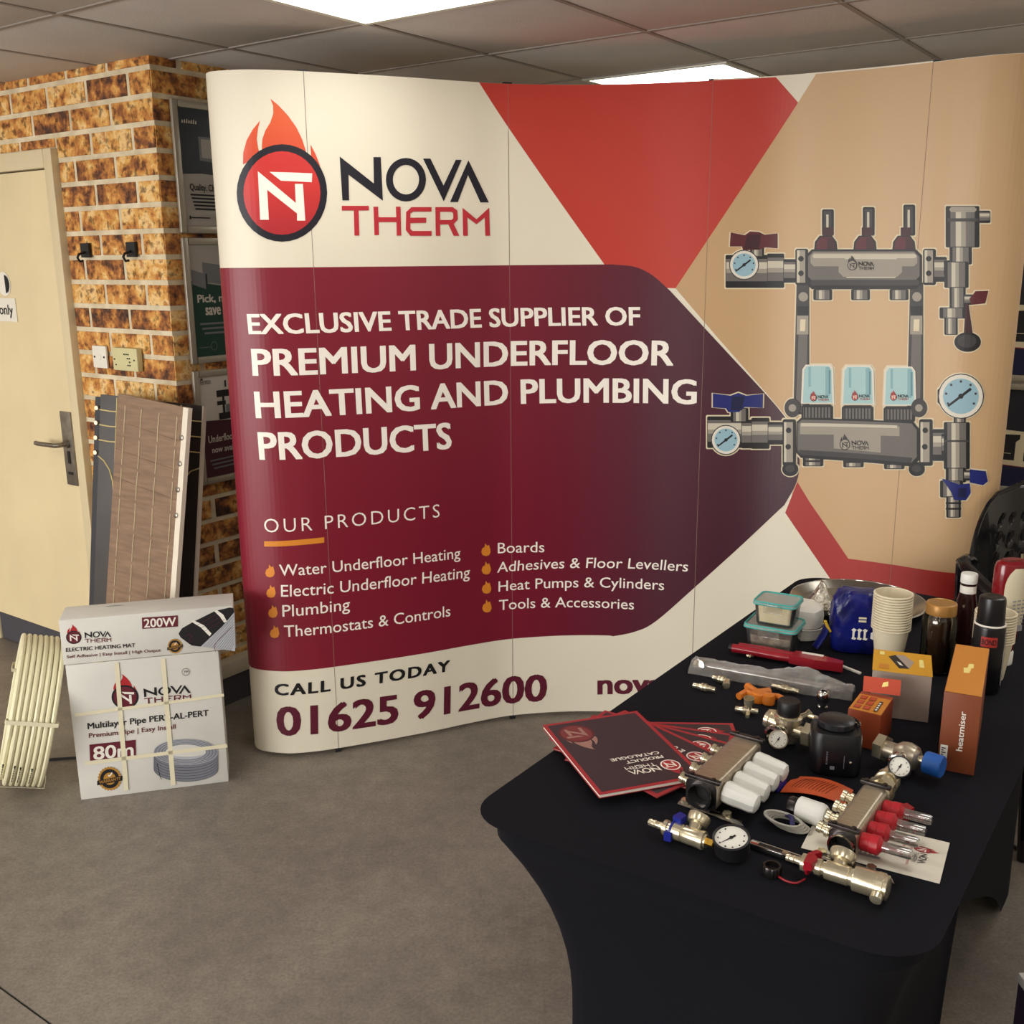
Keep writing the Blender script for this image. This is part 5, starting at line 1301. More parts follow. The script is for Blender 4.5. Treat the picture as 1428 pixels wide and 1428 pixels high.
# ---- spray can
m_canb = mat('can_black', (20,19,22), .3); m_canr = mat('can_red_print', (176,52,44), .4); m_canw = mat('can_white_print', (206,204,206), .5)
ps = onz(1371, 962, TZ); ps = Vector((ps.x, ps.y, TZ+.0005))
t = thing('spray_can', 'black aerosol can of bonding spray with a black cap', 'spray can', ps)
q = local(t); q.lathe([(.031, 0), (.0325, .003), (.0325, .150), (.031, .156), (.026, .163), (.026, .166)], (0, 0, 0), (0, 0, 1), 40); mesh_obj('can_body', q, m_canb, t)
q = local(t); q.torus((0, 0, .158), (0, 0, 1), .0315, .0022, 40, 8); mesh_obj('seam_ring', q, m_cwhite, t)
q = local(t); q.lathe([(.0285, .160), (.029, .163), (.0275, .214), (.0262, .219), (.022, .221), (.010, .2195), (.001, .2195)], (0, 0, 0), (0, 0, 1), 40); mesh_obj('cap', q, m_canb, t)
class CylS:
    step = .006
    def __init__(s, c, r): s.c = Vector(c); s.r = r
    def pos(s, a, b, off):
        k = math.floor(a/s.step+1e-9); f = a/s.step-k
        P_ = lambda j: Vector((math.sin(j*s.step/s.r), -math.cos(j*s.step/s.r), 0))*(s.r+off)
        return s.c+P_(k).lerp(P_(k+1), f)+ZX*b
cs = CylS(ps, .0326)
D = DrawAB(cs, .0003); D.poly(m_canr, [(-.030, .112), (.004, .112), (.004, .135), (-.030, .135)]); D.text(m_pblk, 'BOND', (-.028, .117), (.002, .117), (-.028, .130), .02)
D.poly(m_canw, [(.026, .02), (.036, .02), (.036, .10), (.026, .10)])
for k in range(14): D.poly(m_pblk, [(.027, .022+.0055*k), (.035-.002*(k % 3), .022+.0055*k), (.035-.002*(k % 3), .0245+.0055*k), (.027, .0245+.0055*k)])
for k in range(8): D.poly(m_pgrey2, [(.022, .105+.005*k), (.034, .105+.005*k), (.034, .107+.005*k), (.022, .107+.005*k)])
D.done('can_print', t)
# ---- small dark bottle with a white cap
m_brown = mat('dark_sauce_bottle', (44,20,20), .15)
t = thing('sauce_bottle', 'slim dark sauce bottle with white cap and label behind the spray can', 'bottle', (1.083, 2.335, TZ+.0005))
q = local(t); q.lathe([(.024, 0), (.026, .004), (.026, .12), (.022, .15), (.0165, .175), (.0165, .192)], (0, 0, 0), (0, 0, 1), 28); mesh_obj('bottle_body', q, m_brown, t)
q = local(t); q.lathe([(.0178, .158), (.0175, .186)], (0, 0, 0), (0, 0, 1), 28, None, False); q.lathe([(.0182, .158), (.0179, .186)], (0, 0, 0), (0, 0, 1), 28, None, False); mesh_obj('neck_label', q, m_pwht, t)
q = local(t); q.lathe([(.0185, .192), (.019, .194), (.019, .212), (.0175, .215), (.001, .216)], (0, 0, 0), (0, 0, 1), 32, None, True, .012, 28); mesh_obj('cap', q, m_vwhite, t)
# ---- ketchup bottle standing on its cap
m_ketch = mat('ketchup_red', (122,14,26), .22, coat=.4); m_ketchd = mat('ketchup_dark', (66,16,20), .25); m_label = mat('cream_label', (222,212,184), .5)
t = thing('ketchup_bottle', 'squeezy red sauce bottle standing upside down on its white cap', 'bottle', (1.166, 2.305, TZ+.0005), math.radians(20))
def oval(mb, lv, m=None, seg=36):
    vs = []; 
    for rx, ry, z_ in lv:
        for k in range(seg): a_ = 2*math.pi*k/seg; vs.append((rx*math.cos(a_), ry*math.sin(a_), z_))
    fs = [(i*seg+k, i*seg+(k+1) % seg, (i+1)*seg+(k+1) % seg, (i+1)*seg+k) for i in range(len(lv)-1) for k in range(seg)]
    fs += [tuple(reversed(range(seg))), tuple((len(lv)-1)*seg+k for k in range(seg))]
    mb.add(vs, fs, m)
q = local(t); oval(q, [(.023, .021, .0), (.0245, .0225, .002), (.025, .023, .03), (.023, .021, .034)]); mesh_obj('flip_cap', q, m_pwht, t)
q = local(t); oval(q, [(.022, .02, .034), (.024, .022, .05), (.030, .025, .075), (.038, .029, .110), (.042, .031, .15), (.043, .032, .20), (.042, .031, .238), (.039, .028, .250), (.03, .02, .256), (.01, .007, .254)]); mesh_obj('bottle_body', q, m_ketch, t)
q = local(t); vs = []; nl = 14
for j in range(13):
    z_ = .088+.013*j; zz = z_
    f = min(1, max(0, (z_-.075)/.075)); rx = .030+(.0425-.030)*min(1, (z_-.075)/.075+.25)*1.0; rx = .0335+.0095*min(1, (z_-.088)/.06); ry = .0275+.0052*min(1, (z_-.088)/.06)
    wd = .95 if j < 9 else .95*math.sqrt(max(0.02, 1-((j-8.)/4.6)**2))
    for i in range(nl+1): a_ = -math.pi/2+wd*(2*i/nl-1); vs.append(((rx+.0008)*math.cos(a_), (ry+.0008)*math.sin(a_), zz))
q.add(vs, [(j*(nl+1)+i, j*(nl+1)+i+1, (j+1)*(nl+1)+i+1, (j+1)*(nl+1)+i) for j in range(12) for i in range(nl)]); mesh_obj('label', q, m_label, t)
q = local(t)
for j in range(7):
    z_ = .112+.009*j
    for s_ in range(3):
        x0 = -.020+.014*s_; q.box((x0+.004, -.0335-.0006*(j > 2), z_), (.010-.002*((j+s_) % 3), .0012, .003))
q.box((.006, -.0315, .097), (.022, .0016, .014)); mesh_obj('label_print', q, m_fg, t, smooth=False)
# ---- blue sugar bag
m_sug = mat('blue_bag', (16,24,104), .28, rgb2=(10,14,62), scale=18, bump=1.2, bscale=22, contrast=(.4,.7))
t = thing('sugar_bag', 'crumpled dark blue bag with white gothic lettering and yellow tie', 'bag', (.850, 2.402, TZ+.0005), math.radians(-12))
q = local(t); vs = []; seg = 72; lv = [(0, .86), (.004, .96), (.02, 1.), (.045, 1.02), (.06, 1.02), (.075, 1.025), (.09, 1.03), (.105, 1.02), (.12, 1.0), (.13, .965), (.138, .93), (.149, .80), (.154, .55), (.155, .2)]
rs = random.Random(3)
for z_, k in lv:
    for i in range(seg):
        a_ = 2*math.pi*i/seg; c_, s_ = math.cos(a_), math.sin(a_)
        x = .063*math.copysign(abs(c_)**.62, c_); y = .040*math.copysign(abs(s_)**.62, s_)
        j = 1+(.05*math.sin(5*a_+z_*70)+.035*math.sin(11*a_-z_*110)+.02*math.sin(17*a_+z_*160))*(.15+z_*6)
        vs.append((x*k*j, y*k*j, z_+(.004*math.sin(7*a_) if .03 < z_ < .15 else 0)))
n_ = len(lv); fs = [(i*seg+k, i*seg+(k+1) % seg, (i+1)*seg+(k+1) % seg, (i+1)*seg+k) for i in range(n_-1) for k in range(seg)]+[tuple(reversed(range(seg))), tuple((n_-1)*seg+k for k in range(seg))]
q.add(vs, fs); mesh_obj('bag_body', q, m_sug, t)
q = local(t); q.tube([(-.060, -.01, .055), (-.074, -.016, .060), (-.080, -.02, .040), (-.092, -.026, .020), (-.10, -.03, .008)], .012, 10, None, False, .6); mesh_obj('twisted_end', q, m_sug, t)
q = local(t); q.tube([(-.066, -.022, .050), (-.073, -.026, .062), (-.080, -.028, .078)], .0055, 8, None, False, .6); mesh_obj('tie', q, mat('tie_yellow', (206,166,48), .5), t)
R_s = Matrix.Rotation(math.radians(-12), 3, 'Z')
ps_ = Plane(Vector((.850, 2.402, TZ))+R_s @ Vector((0, -.0425, 0)), R_s @ Vector((1, 0, 0)), ZX)
D = DrawAB(ps_, .001)
for k in range(3):
    x = -.018+.013*k
    D.poly(m_pwht, [(x, .042), (x+.009, .040), (x+.012, .045), (x+.007, .046), (x+.007, .060), (x+.011, .066), (x+.004, .070), (x-.001, .065), (x+.002, .062), (x+.002, .047)])
D.poly(m_pwht, [(.026, .046), (.034, .042), (.040, .046), (.034, .049), (.032, .055), (.040, .060), (.034, .066), (.026, .060)])
for k in range(2): D.poly(m_label, [(-.004, .086+.008*k), (.014, .086+.008*k), (.014, .091+.008*k), (-.004, .091+.008*k)])
D.done('bag_print', t)
# ---- bowl with foil, paper plate behind the containers
m_alfoil = mat('crumpled_foil', (196,190,176), .22, .9, bump=1., bscale=60)
t = thing('serving_tray', 'round silver serving tray lying behind the sugar bag', 'tray', (.955, 2.715, TZ+.0005))
q = local(t); q.lathe([(.001, .0), (.150, 0), (.158, .006), (.178, .020), (.181, .024), (.177, .024), (.156, .009), (.148, .0035), (.001, .0035)], (0, 0, 0), (0, 0, 1), 56); mesh_obj('tray_dish', q, mat('tray_silver', (150,146,138), .25, .9), t)
q = local(t); q.torus((0, 0, .023), (0, 0, 1), .1795, .0030, 56, 8); mesh_obj('rim', q, m_chrome, t)
t = thing('paper_plate', 'white paper plate holding foil wrapped food beside the food containers', 'plate', (.742, 2.500, TZ+.0005))
q = local(t); q.lathe([(.044, 0), (.050, .003), (.054, .03), (.056, .032), (.054, .033), (.048, .006), (.001, .005)], (0, 0, 0), (0, 0, 1), 36); mesh_obj('plate_body', q, m_page, t)
q = local(t); vs = []; rs = random.Random(5); seg = 20
for j, (r_, z_) in enumerate(((.050, .032), (.053, .055), (.050, .078), (.036, .088), (.012, .090))):
    for k in range(seg): a_ = 2*math.pi*k/seg; rr = r_*(1+rs.uniform(-.05, .05)); vs.append((rr*math.cos(a_), rr*math.sin(a_), z_+rs.uniform(-.002, .002)))
q.add(vs, [(i*seg+k, i*seg+(k+1) % seg, (i+1)*seg+(k+1) % seg, (i+1)*seg+k) for i in range(4) for k in range(seg)]+[tuple(4*seg+k for k in range(seg))]); mesh_obj('napkin', q, m_pwht, t)
t = thing('foil_parcel', 'peaked parcel of crumpled silver foil beside the sugar bag', 'foil', (.822, 2.610, TZ+.0045))
q = local(t); vs = []; rs = random.Random(8); seg = 18
for j, (r_, z_) in enumerate(((.040, .022), (.046, .035), (.036, .058), (.022, .078), (.012, .092), (.003, .104))):
    for k in range(seg): a_ = 2*math.pi*k/seg; rr = r_*(1+rs.uniform(-.16, .16)); vs.append((rr*math.cos(a_)*.9, rr*math.sin(a_), z_+(rs.uniform(-.006, .006) if j else 0)))
q.add(vs, [(i*seg+k, i*seg+(k+1) % seg, (i+1)*seg+(k+1) % seg, (i+1)*seg+k) for i in range(5) for k in range(seg)]+[tuple(reversed(range(seg))), tuple(5*seg+k for k in range(seg))])
mesh_obj('foil_sheet', q, m_alfoil, t, angle=10)
# ---- two clip-lid food containers, stacked
m_lidg = mat('lid_seal_teal', (70,166,160), .4); m_cont = thin_glass('container_clear', (250,249,246), .02, .1, .04); m_food = mat('pale_food', (238,224,184), .7, rgb2=(244,234,206), scale=30); m_clid = thin_glass('container_lid', (246,244,236), .02, .15, .4); m_bits = mat('container_bits', (120,108,100), .6, rgb2=(186,174,154), scale=60)
def container(label, loc, rz, w, l, h, mfood, fh, marg):
    t = thing('food_container', label, 'container', loc, rz)
    q = local(t); pr = rrect(w*.9, l*.9, .012, 4); pt = rrect(w, l, .014, 4); n_ = len(pr)
    pt = [(x*w/(w*.9), y*l/(l*.9)) for x, y in pr]
    ins = [(x*.95, y*.95) for x, y in pt]; inb = [(x*.95, y*.95) for x, y in pr]
    vs = [(x, y, 0) for x, y in pr]+[(x, y, h) for x, y in pt]+[(x, y, h) for x, y in ins]+[(x, y, .003) for x, y in inb]
    fs = [(i*n_+k, i*n_+(k+1) % n_, (i+1)*n_+(k+1) % n_, (i+1)*n_+k) for i in range(3) for k in range(n_)]+[tuple(reversed(range(n_))), tuple(3*n_+k for k in range(n_))]
    q.add(vs, fs); mesh_obj('tub', q, m_cont, t)
    q = local(t); vs = [(x*marg, y*marg, .005) for x, y in inb]+[(x*marg, y*marg, fh) for x, y in ins]; q.add(vs, [(k, (k+1) % n_, n_+(k+1) % n_, n_+k) for k in range(n_)]+[tuple(reversed(range(n_))), tuple(n_+k for k in range(n_))]); mesh_obj('contents', q, mfood, t)
    q = local(t); ot = [(x*1.07, y*1.07) for x, y in pt]; q.prism(ot, h, h+.006); mesh_obj('lid', q, m_clid, t)
    q = local(t); q.tube([(x*1.03, y*1.03, h+.0068) for x, y in pt], .0026, 6, None, True); q.tube([(x*1.06, y*1.06, h+.001) for x, y in pt], .0022, 6, None, True); mesh_obj('seal', q, m_lidg, t)
    for s_ in (-1, 1):
        q = local(t); q.box((0, s_*(l*.5+.006), h-.006), (w*.45, .003, .022), None, 0, .001); mesh_obj('clip', q, m_cont, t)
    return t
cr = math.radians(-30)
container('larger clear food container of small parts with teal lid seal, lower of two', (.650, 2.418, TZ+.0005), cr, .122, .100, .060, m_bits, .040, .9)
container('smaller clear food container of pale powder with teal lid seal, upper of two', (.655, 2.415, TZ+.0005+.0705), cr, .098, .085, .050, m_food, .049, .985)
# small parts in a clear bag in front of the containers
t = thing('parts_bag', 'small clear bag of metal parts lying in front of the food containers', 'bag', (.598, 2.352, TZ+.001), cr)
q = local(t); rs = random.Random(2)
for k in range(9):
    x, y = rs.uniform(-.024, .024), rs.uniform(-.012, .012); q.cyl((x, y, .004), (x+rs.uniform(-.012, .012), y+rs.uniform(-.012, .012), .006), .0035, seg=8)
mesh_obj('metal_part', q, m_brass, t); tag(t.children[0], None, None, None, 'stuff')
q = local(t); q.box((.004, -.002, .0125), (.02, .014, .001)); mesh_obj('paper_slip', q, m_pwht, t, smooth=False)
# ---- clear bag with chrome rail and the red tool
def film_mat():
    m = bpy.data.materials.new('clear_film'); m.use_nodes = True; nt = m.node_tree; MATS['clear_film'] = m
    out = nt.nodes['Material Output']; nt.nodes.remove(nt.nodes['Principled BSDF'])
    tr = nt.nodes.new('ShaderNodeBsdfTransparent'); gl = nt.nodes.new('ShaderNodeBsdfGlossy'); gl.inputs['Roughness'].default_value = .1; df = nt.nodes.new('ShaderNodeBsdfDiffuse'); df.inputs[0].default_value = (.8,.78,.72,1)
    mx = nt.nodes.new('ShaderNodeMixShader'); m2 = nt.nodes.new('ShaderNodeMixShader'); mx.inputs[0].default_value = .2; m2.inputs[0].default_value = .45
    nt.links.new(gl.outputs[0], mx.inputs[1]); nt.links.new(df.outputs[0], mx.inputs[2]); nt.links.new(tr.outputs[0], m2.inputs[1]); nt.links.new(mx.outputs[0], m2.inputs[2]); nt.links.new(m2.outputs[0], out.inputs[0])
    n = nt.nodes.new('ShaderNodeTexNoise'); n.inputs['Scale'].default_value = 55; n.inputs['Detail'].default_value = 3; bp = nt.nodes.new('ShaderNodeBump'); bp.inputs['Strength'].default_value = 1.; bp.inputs['Distance'].default_value = .01
    nt.links.new(n.outputs['Fac'], bp.inputs['Height']); nt.links.new(bp.outputs[0], gl.inputs['Normal'])
    return m
m_film = film_mat()
p0 = tpx(966,936); p1 = tpx(1188,975); dv = p1-p0; ang = math.atan2(dv.y, dv.x); Lb = dv.length
t = thing('bagged_rail', 'long chrome fitting sealed in a crinkled clear plastic bag', 'bagged fitting', (p0.x, p0.y, TZ+.0005), ang)
q = local(t); q.cyl((.012, .012, .014), (Lb*.9, .008, .012), .0075, seg=14); q.cyl((.03, .030, .010), (Lb*.85, .022, .010), .006, seg=12); q.lathe([(.013, 0), (.015, .004), (.015, .012), (.010, .013)], (.018, .006, .016), (-.3, -1, .2), 20); q.lathe([(.007, 0), (.007, .008)], (Lb*.92, .006, .008), (0, 0, 1), 8); mesh_obj('chrome_rail', q, m_chrome, t)
q = local(t); vs = []; nu, nv = 40, 10; rs = random.Random(11)
for j in range(nv+1):
    for i in range(nu+1):
        f = i/nu; g_ = j/nv
        wdt = .080+.034*math.exp(-((f-.72)/.16)**2)-.03*f*f
        y = (g_-.25)*wdt; zc_ = .026*math.sin(math.pi*g_)**.7+.02*math.exp(-((f-.7)/.12)**2)*math.sin(math.pi*g_)
        vs.append((f*Lb*1.02-.006, y, max(.0008, zc_+(rs.uniform(-.0042, .0042) if 0 < j < nv else 0))))
q.add(vs, [(j*(nu+1)+i, j*(nu+1)+i+1, (j+1)*(nu+1)+i+1, (j+1)*(nu+1)+i) for j in range(nv) for i in range(nu)]); mesh_obj('plastic_bag', q, m_film, t, angle=14)
m_tool = mat('tool_red', (150,26,40), .3, coat=.4)
p0 = tpx(1016,918); p1 = tpx(1166,944); dv = p1-p0; ang = math.atan2(dv.y, dv.x); Lt = dv.length
t = thing('pipe_cutter', 'red handled pipe tool lying behind the bagged chrome fitting', 'tool', (p0.x, p0.y, TZ+.0005), ang)
q = local(t); q.tube([(.0, .03, .016), (.02, .031, .016), (.12, .026, .016), (.17, .03, .017)], .0105, 12, m_tool); q.tube([(.01, .052, .015), (.08, .052, .016), (.15, .040, .018)], .009, 12, m_tool); q.tube([(-.008, .03, .016), (.004, .03, .016)], .009, 12, m_black); mesh_obj('handle', q, None, t)
q = local(t); q.prism([(.14, .018), (.20, .010), (Lt+.01, .018), (Lt+.008, .036), (.20, .052), (.15, .052)], .006, .028, m_tool); mesh_obj('head', q, None, t, smooth=False)
q = local(t); q.box((.19, .045, .0285), (.05, .010, .001)); mesh_obj('white_strip', q, m_pwht, t, smooth=False)
p0 = tpx(1162,926); p1 = tpx(1200,941); dv = p1-p0
t = thing('marker_stick', 'thin white plastic stick lying beside the red pipe tool', 'stick', (p0.x, p0.y, TZ+.0005), math.atan2(dv.y, dv.x))
q = local(t); q.box((dv.length/2, 0, .003), (dv.length, .007, .005), None, 0, .001); mesh_obj('stick_body', q, m_pwht, t)
# ---- small press fittings
def fitting(name, label, u, v, ang, L, kind):
    p = tpx(u, v); t = thing(name, label, 'fitting', (p.x, p.y, TZ+.0003), ang, 'brass pipe fittings')
    q = local(t); z_ = .0095
    q.lathe([(.0055, -L/2), (.0055, -L/2+.012), (.0062, -L/2+.013), (.0062, -.006), (.0092, -.006), (.0092, -.002), (.0070, -.0015), (.0070, .0015), (.0092, .002), (.0092, .006), (.0062, .006), (.0062, L/2-.013), (.0055, L/2-.012), (.0055, L/2)], (0, 0, z_), (1, 0, 0), 18, m_brass)
    mesh_obj('fitting_body', q, None, t)
    if kind == 'tee':
        q = local(t); q.lathe([(.007, 0), (.007, .012), (.0105, .013), (.0115, .026), (.010, .026), (.009, .014), (.001, .012)], (.004, 0, z_+.004), (0, -.15, 1), 20, m_brass); q.box((.004, -.012, .004), (.008, .016, .007), m_brass); mesh_obj('branch', q, None, t)
    if kind == 'elbow':
        q = local(t); q.lathe([(.006, 0), (.006, .010), (.0085, .011), (.0085, .022), (.005, .023)], (L*.35, -.003, z_), (.4, -1, -.1), 16, m_brass); mesh_obj('branch', q, None, t)
    return t
fitting('pipe_fitting', 'straight brass press fitting nearest the display stand edge of the table', 982, 964, math.radians(-32), .052, 'straight')
fitting('pipe_fitting', 'brass elbow press fitting beside the bagged chrome fitting', 1006, 953, math.radians(-38), .042, 'elbow')
fitting('pipe_fitting', 'brass tee fitting with an upright cup beside the orange tool', 1041, 996, math.radians(-20), .048, 'tee')
fitting('pipe_fitting', 'long brass coupling beside the orange tool', 1095, 966, math.radians(-34), .062, 'straight')
p = tpx(1147, 987); t = thing('compression_fitting', 'chrome compression fitting standing upright behind the pump', 'fitting', (p.x, p.y, TZ+.0003))
q = local(t); q.lathe([(.011, 0), (.011, .004), (.008, .006), (.008, .014), (.013, .016), (.014, .020), (.014, .032), (.0115, .038), (.0085, .040), (.007, .038), (.007, .02), (.001, .02)], (0, 0, 0), (0, 0, 1), 24); mesh_obj('fitting_body', q, m_chrome, t)
# ---- orange plastic tool
m_otool = mat('orange_plastic', (206,116,36), .4)
p = tpx(1058, 978); t = thing('orange_tool', 'moulded orange plastic pipe calibrating tool among the brass fittings', 'tool', (p.x, p.y, TZ+.0003), math.radians(-20))
q = local(t)
q.lathe([(.016, 0), (.018, .003), (.018, .020), (.014, .024), (.001, .024)], (0, 0, 0), (0, 0, 1), 20); q.lathe([(.013, 0), (.014, .010), (.012, .020), (.005, .022)], (.022, -.012, .003), (0, 0, 1), 18)
q.tube([(-.01, 0, .012), (-.03, .010, .013), (-.042, -.012, .010)], .008, 10); q.tube([(0, .01, .012), (-.022, .030, .014), (-.030, .042, .014)], .009, 10); q.tube([(.01, .005, .014), (.04, .006, .014), (.062, -.008, .012)], .007, 10); q.tube([(.0, .012, .014), (.02, .026, .014)], .010, 10)
mesh_obj('tool_body', q, m_otool, t)
# ---- mixing valve with black knob
p = tpx(1092, 1040); t = thing('mixing_valve', 'brass mixing valve with a black adjuster knob and side gauge next to the pump', 'valve', (p.x, p.y, TZ+.0003), YAW)
q = local(t)
q.lathe([(.012, 0), (.020, .004), (.024, .02), (.024, .046), (.028, .048), (.028, .056), (.022, .058), (.022, .062)], (0, .02, 0), (0, 0, 1), 24, m_brass)
q.lathe([(.017, 0), (.017, .018), (.021, .019), (.021, .030), (.015, .031), (.013, .02)], (-.004, .004, .026), (-.35, -1, .0), 24, m_chrome)
q.lathe([(.015, 0), (.015, .022), (.018, .024), (.018, .032)], (-.014, .022, .034), (-1, .15, .1), 20, m_brass)
q.lathe([(.013, 0), (.013, .020)], (.02, .012, .032), (1, -.12, .0), 16, m_brass); q.hexnut((.040, .010, .032), (.056, .008, .032), .025, m_brass)
q.tube([(.014, .036, .05), (.028, .046, .056), (.034, .050, .064)], .006, 10, m_brass); q.lathe([(.005, 0), (.005, .02)], (.03, .046, .056), (1, .2, -.2), 10, m_brass); q.prism([(-.045, .030), (-.030, .034), (-.026, .018)], .050, .056, m_brass)
mesh_obj('valve_body', q, None, t)
q = local(t); q.lathe([(.0215, .060), (.0225, .062), (.0225, .086), (.0205, .090), (.010, .0885), (.001, .0885)], (0, .02, 0), (0, 0, 1), 40, None, True, .012, 24); mesh_obj('adjuster_knob', q, m_black, t)
dial(t, (.004, -.040, .030), (.25, -.75, .62), .0175, .012, m_satin)
# ---- circulation pump
m_pump = mat('pump_black', (18,18,22), .38); m_pumpd = mat('pump_dark', (30,30,34), .3)
p = tpx(1170, 1088); t = thing('circulation_pump', 'square black circulation pump with finned glossy rim on the table', 'pump', (p.x+.005, p.y+.05, TZ+.0003), math.radians(-14))
q = local(t); pr = rrect(.092, .084, .022, 6); ins = [(x*.93, y*.93) for x, y in pr]; n_ = len(pr)
vs = [(x*.9, y*.9, .0) for x, y in pr]+[(x, y, .006) for x, y in pr]+[(x, y, .076) for x, y in pr]+[(x, y, .084) for x, y in ins]
q.add(vs, [(i*n_+k, i*n_+(k+1) % n_, (i+1)*n_+(k+1) % n_, (i+1)*n_+k) for i in range(3) for k in range(n_)]+[tuple(reversed(range(n_))), tuple(3*n_+k for k in range(n_))]); mesh_obj('housing', q, m_pump, t)
q = local(t); q.lathe([(.030, .083), (.034, .086), (.034, .096), (.026, .100), (.001, .100)], (0, .006, 0), (0, 0, 1), 36, None, True, .02, 18); mesh_obj('motor_cap', q, m_pumpd, t)
q = local(t)
for k in range(9): a_ = math.radians(-10+14*k); q.box((.040*math.cos(a_), .012+.034*math.sin(a_), .087), (.004, .014, .008), None, a_)
mesh_obj('cooling_fin', q, m_pumpd, t, smooth=False); tag(t.children[-1], None, None, None, 'stuff')
q = local(t); q.box((-.030, .022, .0865), (.022, .008, .006), None, 0, .001); q.box((.034, .016, .0865), (.020, .010, .006), None, .3, .001); mesh_obj('metal_tab', q, m_chrome, t)
D = DrawAB(Plane(PM[t.name] @ Vector((-.046, -.0425, 0)), PM[t.name].to_3x3() @ Vector((1, 0, 0)), ZX), .0002)
D.poly(m_pgrey2, [(.036, .016), (.044, .016), (.044, .023), (.036, .023)]); D.poly(m_pgrey2, [(.060, .020), (.0608, .020), (.0608, .046), (.060, .046)])
for k in range(7): D.poly(m_pgrey2, [(.028, .026+.004*k), (.031, .026+.004*k), (.031, .0275+.004*k), (.028, .0275+.004*k)])
D.done('housing_print', t)
q = local(t); q.lathe([(.0035, 0), (.003, .003), (.0005, .004)], (.026, -.0425, .034), (0, -1, 0), 14); mesh_obj('button', q, m_chrome, t)
q = local(t); q.box((0, .0, .0855), (.04, .006, .002)); 
# ---- actuator with coiled cable
p = tpx(1116, 1149); t = thing('valve_actuator', 'white cylindrical valve actuator with a coil of grey cable in front of the orange leaflet', 'actuator', (p.x, p.y, TZ+.0003), math.radians(-42))
q = local(t); q.lathe([(.018, 0), (.0205, .002), (.0205, .040), (.019, .046), (.016, .050), (.001, .051)], (-.012, .014, .0205), (1, .05, 0), 32); mesh_obj('actuator_body', q, m_vwhite, t)
q = local(t); q.lathe([(.015, 0), (.016, .002), (.016, .014)], (-.028, .013, .0205), (1, .05, 0), 24, None, True, .03, 12); mesh_obj('thread_collar', q, m_dmetal, t)
q = local(t); q.box((.0375, .004, .017), (.003, .005, .008)); mesh_obj('indicator_window', q, m_ink, t, smooth=False)
m_gcab = mat('cable_grey', (172,168,158), .5)
q = local(t); pts = []
for k in range(0, 5*28+1):
    a_ = 2*math.pi*k/28; r_ = .029+.004*math.sin(k*.21); pts.append((-.004+r_*1.15*math.cos(a_)-.002*(k/28), -.024+.5*r_*math.sin(a_)-.0015*(k/28), .0035+.0030*(k/28)+.003*math.sin(a_*1.0)))
q.tube([(x, y, max(.003, z_)) for x, y, z_ in pts], .0022, 6); mesh_obj('cable_coil', q, m_gcab, t)
q = local(t); q.tube([(-.022, -.010, .014), (-.006, -.022, .019), (.006, -.040, .010)], .0045, 8); mesh_obj('cable_tie', q, mat('tie_navy', (34,32,84), .5), t)
# ---- orange instruction leaflet
p = [tpx(*q_) for q_ in ((1088,1106), (1178,1124), (1190,1103), (1116,1084))]
t = thing('instruction_leaflet', 'creased orange instruction leaflet lying between the two manifolds', 'leaflet', (p[0].x, p[0].y, TZ+.0005))
q = MB(); vs = []; nu, nv = 16, 8
for j in range(nv+1):
    for i in range(nu+1):
        f, g_ = i/nu, j/nv; a_ = p[0].lerp(p[1], f); b_ = p[3].lerp(p[2], f); r_ = a_.lerp(b_, g_)
        vs.append((r_.x, r_.y, TZ+.002+.014*(1-f)*math.sin(math.pi*min(1, g_*1.2))*.6+.008*math.sin(math.pi*f)))
nq = len(vs); vs += [(x, y, z_-.0008) for x, y, z_ in vs]
ff = [(j*(nu+1)+i, j*(nu+1)+i+1, (j+1)*(nu+1)+i+1, (j+1)*(nu+1)+i) for j in range(nv) for i in range(nu)]
q.add(vs, ff+[tuple(nq+k for k in reversed(f)) for f in ff]); mesh_obj('sheet', q, mat('leaflet_orange', (196,82,36), .55), t)
q = MB()
for k in range(11):
    f0 = .12+.055*k; pts = []
    for j in range(5):
        g_ = .18+.16*j; f = f0+.02*j; a_ = p[0].lerp(p[1], f); b_ = p[3].lerp(p[2], f); r_ = a_.lerp(b_, g_)
        pts.append((r_.x, r_.y, TZ+.0026+.014*(1-f)*math.sin(math.pi*min(1, g_*1.2))*.6+.008*math.sin(math.pi*f)))
    q.tube(pts, .0007, 4)
mesh_obj('printed_line', q, mat('leaflet_brown', (120,44,22), .6), t); tag(t.children[-1], None, None, None, 'stuff')
